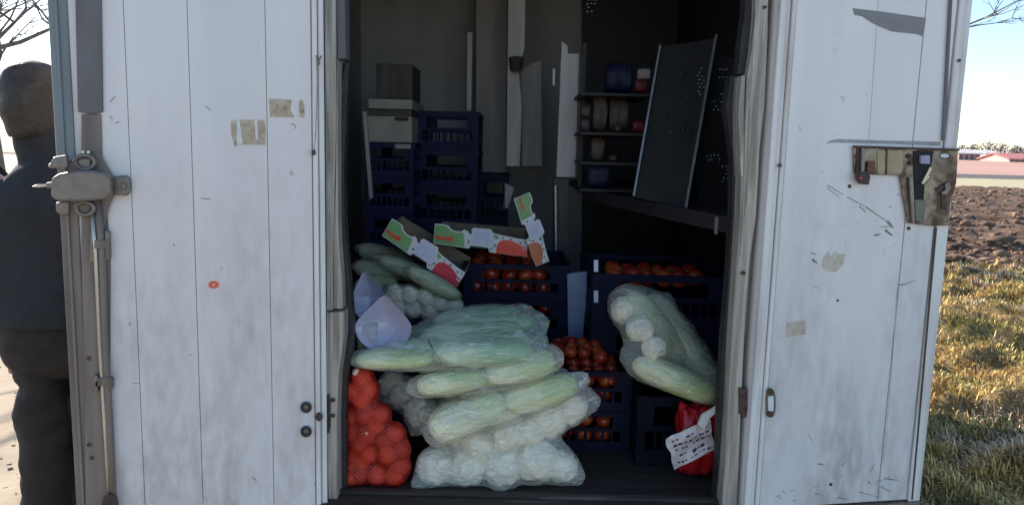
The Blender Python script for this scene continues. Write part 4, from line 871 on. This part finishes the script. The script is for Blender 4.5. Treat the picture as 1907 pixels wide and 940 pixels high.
def film(E, m, label, cat, group, off=.004, k=.017, name='plastic_bag', C=None, zmin=None, nu=110, nv=64, wr=.0065, relax=4):
    cs = np.array([e[0][:] for e in E]); Ai = []; mins = []
    for e in E:
        A = np.array([e[1][:], e[2][:], e[3][:]]).T; Ai.append(np.linalg.inv(A)); mins.append(min(e[1].length, e[2].length, e[3].length))
    ex = np.array([[max(abs(e[1][i]), abs(e[2][i]), abs(e[3][i])) for i in range(3)] for e in E])
    lo = (cs-ex).min(0); hi = (cs+ex).max(0); Cc = (lo+hi)/2 if C is None else np.array(C); S = (hi-lo)/2*1.05+.01
    u = np.linspace(0, 2*np.pi, nu, endpoint=False); v = np.linspace(0, np.pi, nv)
    UU, VV = np.meshgrid(u, v); D = np.stack([np.cos(UU)*np.sin(VV), np.cos(VV), np.sin(UU)*np.sin(VV)], -1).reshape(-1, 3)*S
    def f(p):
        acc = np.zeros(len(p))
        for c, A, mn in zip(cs, Ai, mins):
            acc += np.exp(-((np.linalg.norm((p-c)@A.T, axis=1)-1)*mn)/k)
        return -k*np.log(acc+1e-30)-off
    best = np.full(len(D), .04)
    for r in np.linspace(.04, 1.45, 95):
        ins = f(Cc+D*r) < 0; best[ins] = r
    B = best.reshape(nv, nu)
    for _ in range(relax):     # relax: the film bridges the gaps between the heads
        Bs = (np.roll(B, 1, 1)+np.roll(B, -1, 1)+np.vstack([B[:1], B[:-1]])+np.vstack([B[1:], B[-1:]]))/4
        B = np.maximum(B, Bs*.999)
    B[0] = B[0].mean(); B[-1] = B[-1].mean()
    V = Cc+D*B.reshape(-1, 1)
    for i in range(len(V)):
        q = Vector(V[i]); n1 = noise.noise(q*14)+1.1*(.35-abs(noise.noise(Vector((q.x*20+q.z*9, q.y*16, q.z*34)))))+.4*(.3-abs(noise.noise(q*55))); d = V[i]-Cc; V[i] = V[i]+d/np.linalg.norm(d)*n1*wr
    if zmin is not None: V[:, 2] = np.maximum(V[:, 2], zmin)
    i = np.arange((nv-1)*nu); r_ = i//nu; c_ = i % nu; a = r_*nu+c_; b = r_*nu+(c_+1) % nu
    Fc = np.stack([a, b, b+nu, a+nu], 1)
    return setmesh_np(name, V, Fc, m, smooth=True, label=label, cat=cat, group=group)
BG = 'clear plastic bags of vegetables'
# bag A, lowest
E = []
for i, (x, y, r) in enumerate(((812, 868, 37), (872, 866, 38), (936, 864, 40), (1000, 856, 42), (1046, 868, 30))):
    E.append(head('white_root', x, y, r*1.05, r*.98, random.uniform(-30, 30), 2.09, M['turnip'], f'{["first","second","third","fourth","fifth"][i]} white root from the left in the lowest bag', 'root', 'white roots in the lowest bag', ribs=3))
for x, y, r in ((840, 858, 38), (910, 852, 40), (980, 846, 40)):
    E.append(head('white_root', x, y-22, r, r, 20, 2.24, M['turnip'], f'{"left" if x < 860 else "middle" if x < 950 else "right"} white root in the rear row of the lowest bag', 'root', 'white roots in the rear of the lowest bag', ribs=3))
E += [ghost(781, 900, 10, 2.04), ghost(1076, 888, 8, 2.06), ghost(1030, 822, 12, 2.12), ghost(930, 893, 14, 2.04, 20)]
film(E, M['film'], 'lowest clear bag of white roots lying on the truck floor', 'bag', BG, zmin=zf+.002)
# bag B
E = []
for i, (x, y, r, Y) in enumerate(((893, 828, 36, 2.10), (946, 808, 40, 2.11), (988, 802, 27, 2.10), (1020, 778, 36, 2.13), (1060, 756, 32, 2.15), (846, 800, 34, 2.14), (784, 766, 30, 2.2), (752, 738, 26, 2.26), (728, 714, 24, 2.3))):
    E.append(head('white_root', x, y, r*1.08, r*.95, random.uniform(-60, 60), Y, M['turnip'], f'white root at the {["front bottom tip","front, second from the bottom tip","front middle, smallest one","front right part","far right end","hidden left of centre","left side behind the napa","upper left side","topmost left corner"][i]} of the second bag', 'root', 'white roots in the second bag', ribs=3))
for x, y, Y in ((880, 770, 2.32), (960, 750, 2.34), (1020, 735, 2.34)):
    E.append(head('white_root', x, y, 36, 34, 0, Y, M['turnip'], f'{"left" if x < 900 else "middle" if x < 990 else "right"} white root in the rear row of the second bag', 'root', 'white roots in the rear of the second bag'))
E += [ghost(1108, 748, 5, 2.15), ghost(1085, 738, 16, 2.16), ghost(772, 800, 6, 2.16), ghost(716, 742, 5, 2.24), ghost(835, 832, 10, 2.1)]
film(E, M['film'], 'clear bag of white roots under the napa cabbages with pointed right end', 'bag', BG)
# bag C: two napa cabbages
E = [head('napa_cabbage', 870, 772, 76, 31, 24, 2.05, M['napapale'], 'pale napa cabbage with white butt at the left front of the third bag', 'cabbage', 'napa cabbages', taper=-.1, ribs=7, dr=1.2),
     head('napa_cabbage', 1004, 731, 74, 27, 17, 2.09, M['napa'], 'napa cabbage with yellow green leaves at the right of the third bag', 'cabbage', 'napa cabbages', taper=-.08, ribs=7, dr=1.2),
     head('napa_cabbage', 930, 728, 120, 24, 18, 2.24, M['napa'], 'napa cabbage in the rear of the third bag', 'cabbage', 'napa cabbages', ribs=7, dr=1.2)]
E.append(head('napa_cabbage', 938, 756, 58, 24, 24, 2.11, M['napapale'], 'napa cabbage lying between the two large ones of the third bag', 'cabbage', 'napa cabbages', ribs=7, dr=1.2))
E += [ghost(1086, 706, 5, 2.1), ghost(818, 812, 14, 2.05), ghost(940, 755, 26, 2.08), ghost(790, 770, 10, 2.12)]
film(E, M['film'], 'clear bag with two large napa cabbages in the middle of the pile', 'bag', BG)
# bag D
E = [head('napa_cabbage', 842, 710, 66, 19, 9, 2.03, M['napa'], 'slim yellow green napa cabbage on the left of the fourth bag', 'cabbage', 'napa cabbages', ribs=6, dr=1.4, taper=-.1),
     head('napa_cabbage', 966, 683, 68, 25, 13, 2.07, M['napa'], 'yellow green napa cabbage on the right of the fourth bag', 'cabbage', 'napa cabbages', ribs=6, dr=1.4),
     head('napa_cabbage', 900, 672, 110, 20, 10, 2.25, M['napa'], 'napa cabbage in the rear of the fourth bag', 'cabbage', 'napa cabbages', ribs=6, dr=1.4)]
E.append(head('napa_cabbage', 900, 700, 50, 17, 12, 2.09, M['napa'], 'short napa cabbage behind the pinch of the fourth bag', 'cabbage', 'napa cabbages', ribs=6, dr=1.3))
E += [ghost(780, 722, 8, 2.03), ghost(1022, 662, 14, 2.08), ghost(903, 697, 12, 2.05)]
film(E, M['film'], 'clear bag of yellow green napa pinched in the middle below the top bag', 'bag', BG)
# bag E: top
E = [head('leafy_bundle', 735, 667, 72, 19, 3, 2.03, M['napa'], 'pale leafy bundle at the left end of the top bag', 'greens', 'leafy greens in the top bag', ribs=5, dr=1.6),
     head('leafy_bundle', 900, 655, 92, 26, 2, 2.05, M['leek'], 'green leafy bundle along the front of the top bag', 'greens', 'leafy greens in the top bag', ribs=6, dr=1.5),
     head('leafy_bundle', 878, 620, 96, 22, 6, 2.16, M['leek'], 'green leafy bundle in the middle layer of the top bag', 'greens', 'leafy greens in the top bag', ribs=6, dr=1.6),
     head('leafy_bundle', 888, 592, 82, 20, 7, 2.27, M['leek'], 'dull green leafy bundle at the rear top of the top bag', 'greens', 'leafy greens in the top bag', ribs=6, dr=1.8)]
E += [head('leafy_bundle', 800, 652, 60, 24, 4, 2.1, M['leek'], 'green leafy bundle bridging the left and middle of the top bag', 'greens', 'leafy greens in the top bag', ribs=6, dr=1.6), head('leafy_bundle', 905, 606, 88, 20, 7, 2.2, M['leek'], 'dull leafy bundle between the middle and the rear of the top bag', 'greens', 'leafy greens in the top bag', ribs=6, dr=1.8), head('leafy_bundle', 895, 637, 92, 20, 4, 2.11, M['leek'], 'pale green leafy bundle above the front one in the top bag', 'greens', 'leafy greens in the top bag', ribs=6, dr=1.6)]
E += [ghost(972, 577, 4, 2.25), ghost(972, 640, 12, 2.08), ghost(800, 655, 24, 2.06), ghost(668, 672, 5, 2.04), ghost(975, 668, 10, 2.05)]
film(E, M['filmgreen'], 'topmost clear bag of green leafy vegetables with pointed corner', 'bag', BG, wr=.008, k=.014)
g = G(); g.tube([P(x, y, 2.0) for x, y in ((797, 632), (806, 650), (818, 668), (826, 680), (838, 683))], .0022, 6); g.out('cord', M['ink'], label='short dark cord lying over the front of the top bag', cat='cord')
# pinch tie of bag D
g = G(); g.tube([P(x, y, 2.005) for x, y in ((899, 688), (901, 698), (906, 708))], .0016, 6); g.out('bag_tie', M['leekdull'], label='thin tie at the pinch of the fourth bag', cat='tie')
# bag F: white roots behind on crates
E = []
for i, (x, y, r) in enumerate(((734, 546, 17), (763, 548, 17), (792, 553, 17), (820, 566, 16), (847, 570, 15), (770, 576, 16), (800, 582, 16), (742, 574, 16), (718, 566, 16))):
    E.append(head('white_root', x, y, r*1.05, r, random.uniform(-40, 40), 2.52, M['turnip'], f'{ORD[i]} small dull white root of the front layer in the bag behind the lilac scoops', 'root', 'small white roots behind the scoops'))
for x in (740, 780, 820): E.append(head('white_root', x, 552, 18, 17, 0, 2.66, M['turnip'], f'{"left" if x < 760 else "middle" if x < 800 else "right"} small white root at the rear of the bag behind the lilac scoops', 'root', 'small white roots behind the scoops'))
film(E, M['filmdull'], 'clear bag of small white roots behind the lilac scoops', 'bag', BG, k=.008)
# bundle G
E = [head('leek', 716, 474, 48, 15, -13, 2.72, M['leekdull'], 'grey green leek at the top left of the rear bundle', 'leek', 'leeks at the left wall', ribs=5),
     head('leek', 808, 528, 54, 15, -27, 2.50, M['leekdull'], 'grey green leek sloping under the left printed carton', 'leek', 'leeks at the left wall', ribs=5),
     head('leek', 760, 502, 56, 15, -20, 2.62, M['leekdull'], 'grey green leek in the middle of the rear bundle', 'leek', 'leeks at the left wall', ribs=5),
     head('leek', 702, 504, 42, 17, -8, 2.66, M['leekdull'], 'grey green leek at the lower left of the rear bundle', 'leek', 'leeks at the left wall', ribs=5)]
film(E, M['filmdull'], 'dull clear bag of leeks sloping from the left wall', 'bag', BG)
head('leek', 700, 532, 40, 18, 5, 2.6, M['leekdull'], 'short grey green leek under the rear bundle at the left wall', 'leek', 'leeks at the left wall', ribs=5)
# right bag of long radishes and leeks
E = [head('napa_cabbage', 1256, 706, 84, 23, -21, 2.12, M['napa'], 'yellow green napa along the bottom of the leaning bag at right', 'cabbage', 'vegetables in the leaning bag', ribs=6, dr=1.2),
     head('leek', 1222, 610, 84, 27, -50, 2.2, M['leekdull'], 'pale leek at the left edge of the leaning bag', 'leek', 'vegetables in the leaning bag', ribs=5),
     head('leek', 1262, 622, 92, 26, -52, 2.25, M['leekdull'], 'grey green leek in the middle of the leaning bag', 'leek', 'vegetables in the leaning bag', ribs=5),
     head('leek', 1288, 662, 72, 26, -48, 2.22, M['leekdull'], 'grey green leek at the right of the leaning bag', 'leek', 'vegetables in the leaning bag', ribs=5),
     head('white_root', 1163, 578, 26, 24, 40, 2.2, M['turnip'], 'white root at the top corner of the leaning bag', 'root', 'vegetables in the leaning bag'),
     head('white_root', 1192, 612, 27, 25, 20, 2.15, M['turnip'], 'white root below the top corner of the leaning bag', 'root', 'vegetables in the leaning bag'),
     head('white_root', 1218, 646, 24, 22, 20, 2.13, M['turnip'], 'white root in the middle front of the leaning bag', 'root', 'vegetables in the leaning bag')]
E += [ghost(1152, 556, 12, 2.24), ghost(1240, 556, 8, 2.28), ghost(1185, 668, 18, 2.12), ghost(1330, 712, 26, 2.15)]
film(E, M['filmdull'], 'clear bag of leeks and napa leaning on the right crates', 'bag', BG)
# onions in a red net sack
random.seed(14); E = []
used_lab = set()
front = [(682, 808), (717, 820), (688, 844), (722, 846), (746, 836), (745, 868), (668, 884), (702, 885), (734, 886), (655, 845), (652, 868), (673, 742), (654, 776), (681, 770), (673, 702), (684, 724), (654, 728), (709, 770), (700, 792), (655, 806), (672, 862), (650, 890), (736, 806), (668, 826)]
def onlab(x, y):
    r = sorted(q for q in front if abs(q[1]-y) < 13); u = sorted(front, key=lambda q: q[1]); return f'onion at front of net sack, {ORD[min(9, r.index((x, y)))]} from left {"at the bottom" if y > 880 else "above the bottom row" if y > 855 else "below the middle" if y > 830 else "at the middle" if y > 800 else "above the middle" if y > 760 else "in the upper part" if y > 735 else "at the top"}'
for x, y in sorted(front, key=lambda q: -q[1]):
    Y = 2.06+random.uniform(-.008, .012); s = random.uniform(.92, 1.12); o = fruit('onion', P(x, y, Y), (lambda t: t+', higher one' if t in used_lab else (used_lab.add(t) or t))(onlab(x, y)), 'onions at the front of the net sack', s); r = .027*s; E.append((Vector(o.location), Vector((r, 0, 0)), Vector((0, r, 0)), Vector((0, 0, r))))
for i in range(24):
    x = random.uniform(655, 748); y = random.uniform(820, 870)
    if i > 16: x = random.uniform(655, 695); y = random.uniform(715, 810)
    o = fruit('onion', P(x, y, 2.11+.045*(i % 3)), 'brown onion deeper inside the red net sack', 'onions inside the net sack', 1.05); r = .028; E.append((Vector(o.location), Vector((r, 0, 0)), Vector((0, r, 0)), Vector((0, 0, r))))
film(E, M['net'], 'red net sack of onions standing by the left jamb', 'sack', None, off=.0055, k=.008, name='net_sack', zmin=zf+.003, nu=200, nv=130, wr=.001, relax=2)
# netting threads of the sack
# lilac translucent scoops
def scoop(cx, cy, wpx, hpx, ang, Y, label):
    s = pxs(Y); g = G(); nr, na = 10, 36; a0 = math.radians(ang); V = []; 
    for side in (0, 1):
        for i in range(nr+1):
            rr = i/nr
            for k in range(na):
                th = 2*math.pi*k/na
                rad = 1-.0*math.cos(th); x = math.sin(th)*wpx*rad*(1-.5*max(0, math.cos(th))**1.2); y = -math.cos(th)*hpx*(1+.18*max(0, math.cos(th))**4)
                dep = (1-rr*rr)*.045*(1 if True else 0)
                x2 = x*rr*math.cos(a0)-y*rr*math.sin(a0); y2 = x*rr*math.sin(a0)+y*rr*math.cos(a0)
                p = P(cx+x2, cy+y2, Y); p.y += dep+(.0025 if side else 0); p.z -= 0
                V.append(p)
    Fc = []
    for side in (0, 1):
        b = side*(nr+1)*na
        for i in range(nr):
            for k in range(na):
                q = [b+i*na+k, b+i*na+(k+1) % na, b+(i+1)*na+(k+1) % na, b+(i+1)*na+k]; Fc.append(q if side else q[::-1])
    b = nr*na; c_ = (nr+1)*na+nr*na
    for k in range(na): Fc.append([b+k, b+(k+1) % na, c_+(k+1) % na, c_+k])
    link('plastic_scoop', V, Fc, M['lilac'], label=label, cat='scoop', group='lilac plastic scoops', smooth=True)
scoop(686, 556, 32, 44, -8, 2.15, 'bluish lilac plastic scoop leaning behind the front one')
scoop(714, 607, 53, 48, 2, 2.05, 'front pale lilac plastic scoop with pointed top on the left bag')
packet(664, 700, 604, 655, 2.06, .08, M['filmdull'], 'plastic_bag', 'crumpled small clear bag left of the front lilac scoop', 'bag')
# red white packet on the floor at right
rb = packet(1268, 1340, 768, 886, 2.12, .10, M['redbag'], 'red_sack', 'crumpled red plastic sack with white printed label by the right jamb', 'sack', crump=.16, cuts=14)
QL = [(1240, 818), (1322, 778), (1331, 836), (1256, 875)]
def lab_pt(u, v, h=0):
    x = (QL[0][0]*(1-u)+QL[1][0]*u)*(1-v)+(QL[3][0]*(1-u)+QL[2][0]*u)*v; y = (QL[0][1]*(1-u)+QL[1][1]*u)*(1-v)+(QL[3][1]*(1-u)+QL[2][1]*u)*v
    x += 4*noise.noise(Vector((u*3, v*3, 2))); y += 5*noise.noise(Vector((u*3, v*3, 7)))
    return P(x, y, 2.075-h+.012*noise.noise(Vector((u*2.5, v*2.5, 1)))+.010*abs(noise.noise(Vector((u*6, v*5, 4))))+.02*((u-.5)**2+(v-.5)**2))
n_ = 18; V = [lab_pt(i/n_, j/n_) for j in range(n_+1) for i in range(n_+1)]; V += [v+Vector((0, .002, 0)) for v in V]; Fc = []; N1 = (n_+1)**2
for j in range(n_):
    for i in range(n_):
        a = j*(n_+1)+i; Fc.append([a, a+n_+1, a+n_+2, a+1]); Fc.append([N1+a, N1+a+1, N1+a+n_+2, N1+a+n_+1])
o = link('printed_label', V, Fc, mat('crumpled_white_print', (.62, .57, .56), (.50, .45, .45), 40, .45, .4), rb, smooth=True)
g = G(); random.seed(4)
for r_ in range(5):
    u = .12
    while u < .88:
        l = random.uniform(.03, .11); v = .16+r_*.16
        if random.random() < .75:
            hgt = random.uniform(.03, .09); g.prism([lab_pt(u, v, .0012), lab_pt(u, v+hgt, .0012), lab_pt(u+l, v+hgt*.9, .0012), lab_pt(u+l, v+.01, .0012)], (0, -.0004, 0))
        u += l+.03
g.out('print_marks', M['ink'], rb, kind='stuff')
g = G(); g.prism([P(a, b, 2.06) for a, b in ((1300, 790), (1308, 772), (1326, 762), (1334, 756), (1336, 766), (1322, 778), (1312, 800))], (0, .01, 0)); g.out('knotted_top', M['white'], rb)

# ================================================================ PERSON behind the left door
def skinmesh(name, nodes, edges_, m, root, sub=2, parent=None, **k):
    me = bpy.data.meshes.new(name); me.from_pydata([n[0] for n in nodes], edges_, []); o = bpy.data.objects.new(name, me); col.objects.link(o)
    me.materials.append(m); md = o.modifiers.new('skin', 'SKIN'); md.use_smooth_shade = True
    for i, n in enumerate(nodes):
        sv = me.skin_vertices[0].data[i]; sv.radius = n[1] if isinstance(n[1], tuple) else (n[1], n[1]); sv.use_root = (i == root)
    ss = o.modifiers.new('sub', 'SUBSURF'); ss.levels = sub; ss.render_levels = sub
    if parent: o.parent = parent
    W[o.name] = Vector((0, 0, 0)); tag(o, **k); return o
px0 = P(106, 470, 2.28).x
person = empty('person', (px0, 2.28, 0.02), 'dark haired person in dark jacket and trousers standing with back turned behind the left door', 'person')
person.rotation_euler = (0, 0, math.radians(100)); person.scale = (1.0, 1.0, 1.0)
# local coordinates: person faces +X (towards the load), width along Y
Bn = [((0, 0, .93), (.10, .14)), ((0, 0, 1.08), (.10, .13)), ((0, 0, 1.26), (.11, .16)), ((-.01, 0, 1.42), (.085, .13)), ((0, .02, 1.50), .05), ((.015, .03, 1.56), .055), ((.02, .04, 1.64), (.088, .072)), ((.012, .04, 1.71), (.085, .07)), ((.005, .04, 1.755), .05),
      ((0, -.10, .88), .06), ((.03, -.11, .48), .045), ((0, -.14, .12), .035), ((.13, -.12, .04), .03),
      ((0, .05, .88), .06), ((.03, .07, .48), .045), ((0, .11, .12), .035), ((.13, .12, .04), .03),
      ((-.01, -.19, 1.41), .055), ((-.03, -.25, 1.14), .042), ((.10, -.23, .93), .03), ((.15, -.225, .88), (.022, .03)),
      ((-.01, .19, 1.41), .055), ((-.03, .25, 1.14), .042), ((.10, .23, .93), .03), ((.15, .225, .88), (.022, .03)),
      ((.115, .04, 1.645), .012), ((.09, .03, 1.595), .02)]
Be = [(0, 1), (1, 2), (2, 3), (3, 4), (4, 5), (5, 6), (6, 7), (7, 8), (0, 9), (9, 10), (10, 11), (11, 12), (0, 13), (13, 14), (14, 15), (15, 16), (3, 17), (17, 18), (18, 19), (19, 20), (3, 21), (21, 22), (22, 23), (23, 24), (6, 25), (5, 26)]
for sgn, hb in ((-1, 20), (1, 24)):
    hx, hy, hz = Bn[hb][0]
    for j, (dx, ln) in enumerate(((-.022, .055), (-.008, .068), (.008, .072), (.022, .066))):
        k = len(Bn); Bn += [((hx+.03, hy+dx*.9, hz-.03), .0095), ((hx+.03+ln*.45, hy+dx, hz-.03-ln*.55), .0085), ((hx+.025+ln*.55, hy+dx, hz-.03-ln*1.0), .007)]; Be += [(hb, k), (k, k+1), (k+1, k+2)]
    k = len(Bn); Bn += [((hx+.03, hy-sgn*.035, hz-.0), .010), ((hx+.055, hy-sgn*.045, hz-.03), .008)]; Be += [(hb, k), (k, k+1)]
skinmesh('body', Bn, Be, M['skin'], 0, parent=person)
def loft(name, chains, m, parent, fold=.006, nseg=28, seed=0):
    V = []; Fc = []
    for ch in chains:
        # resample the chain smoothly
        n = len(ch); R2 = []
        for i in range(n-1):
            p0, p1, p2, p3 = (np.array(ch[max(i-1, 0)]), np.array(ch[i]), np.array(ch[i+1]), np.array(ch[min(i+2, n-1)]))
            for t_ in np.linspace(0, 1, 7)[:-1]:
                R2.append(.5*((2*p1)+(-p0+p2)*t_+(2*p0-5*p1+4*p2-p3)*t_**2+(-p0+3*p1-3*p2+p3)*t_**3))
        R2.append(np.array(ch[-1])); b = len(V)
        for i, q in enumerate(R2):
            c = Vector(q[:3]); d = Vector(R2[min(i+1, len(R2)-1)][:3])-Vector(R2[max(i-1, 0)][:3]); d.normalize()
            ey = Vector((0, 1, 0)); ey = (ey-d*ey.dot(d)).normalized(); ex = d.cross(ey)
            for k in range(nseg):
                a = 2*math.pi*k/nseg; u = ex*math.cos(a)*q[3]+ey*math.sin(a)*q[4]; p = c+u
                w = noise.noise(Vector((p.x*9+seed, p.y*9, p.z*16+p.y*12)))+.5*noise.noise(Vector((p.x*22, p.y*22+seed, p.z*30)))
                V.append(p+u.normalized()*w*fold)
        L = len(R2)
        for i in range(L-1):
            for k in range(nseg): Fc.append([b+i*nseg+k, b+i*nseg+(k+1) % nseg, b+(i+1)*nseg+(k+1) % nseg, b+(i+1)*nseg+k])
        for e in (0, L-1):
            Fc.append([b+e*nseg+k for k in range(nseg)])
    me = bpy.data.meshes.new(name); me.from_pydata([tuple(v) for v in V], [], Fc); me.materials.append(m); me.shade_smooth()
    o = bpy.data.objects.new(name, me); col.objects.link(o); o.parent = parent; W[o.name] = Vector((0, 0, 0)); return o
sleeve = lambda s_: [(-.01, s_*.13, 1.44, .05, .07), (-.01, s_*.19, 1.40, .08, .075), (-.025, s_*.235, 1.27, .066, .066), (-.03, s_*.255, 1.14, .06, .058), (.03, s_*.25, 1.03, .052, .05), (.10, s_*.235, .945, .042, .042)]
loft('jacket', [[(0, 0, 1.02, .15, .19), (0, 0, 1.06, .152, .192), (0, 0, 1.15, .14, .178), (0, 0, 1.28, .135, .18), (-.01, 0, 1.39, .125, .178), (-.01, 0, 1.455, .10, .13), (0, .01, 1.50, .078, .085), (.005, .025, 1.56, .078, .074), (.01, .03, 1.585, .076, .07)], sleeve(-1), sleeve(1)], M['jacket'], person, .008)
legL = [(0, .05, .99, .10, .09), (0, .055, .90, .10, .085), (.01, .045, .82, .098, .080), (.01, .048, .76, .098, .090), (.015, .053, .70, .094, .094), (.02, .06, .60, .085, .088), (.03, .07, .46, .078, .078), (.02, .09, .34, .075, .08), (.01, .1, .22, .07, .074), (0, .11, .11, .08, .085)]
legR = [(p[0], -p[1]-.05, p[2], p[3], p[4]) for p in legL]
loft('trousers', [[(0, 0, 1.06, .125, .165), (0, 0, .98, .13, .17), (0, 0, .9, .12, .165), (0, 0, .85, .08, .12)], legL, legR], M['trousers'], person, .012, seed=4)
for sgn in (-1, 1):
    skinmesh('boot', [((-.05, sgn*.115, .05), .045), ((.05, sgn*.12, .045), .045), ((.16, sgn*.125, .035), .036), ((0, sgn*.115, .13), .048)], [(0, 1), (1, 2), (0, 3)], M['boot'], 0, parent=person)
loft('hair', [[(-.03, .04, 1.575, .05, .05), (-.03, .04, 1.60, .068, .062), (-.022, .04, 1.65, .088, .077), (-.006, .04, 1.70, .099, .083), (.0, .04, 1.742, .092, .076), (.003, .04, 1.772, .074, .062), (.004, .04, 1.79, .05, .042), (.004, .04, 1.799, .022, .02), (.004, .04, 1.801, .004, .004)]], M['hair'], person, .011)
for sgn in (-1, 1):
    skinmesh('eye', [((.098, .04+sgn*.03, 1.665), .007), ((.1, .04+sgn*.03, 1.665), .007)], [(0, 1)], M['whitecard'], 0, 1, parent=person)
    skinmesh('ear', [((.01, .04+sgn*.08, 1.665), (.02, .008)), ((.005, .04+sgn*.084, 1.63), (.012, .008))], [(0, 1)], M['skin'], 0, 1, parent=person)
skinmesh('mouth', [((.098, .022, 1.60), .005), ((.105, .04, 1.602), .006), ((.098, .058, 1.60), .005)], [(0, 1), (1, 2)], M['redbag'], 0, 1, parent=person)
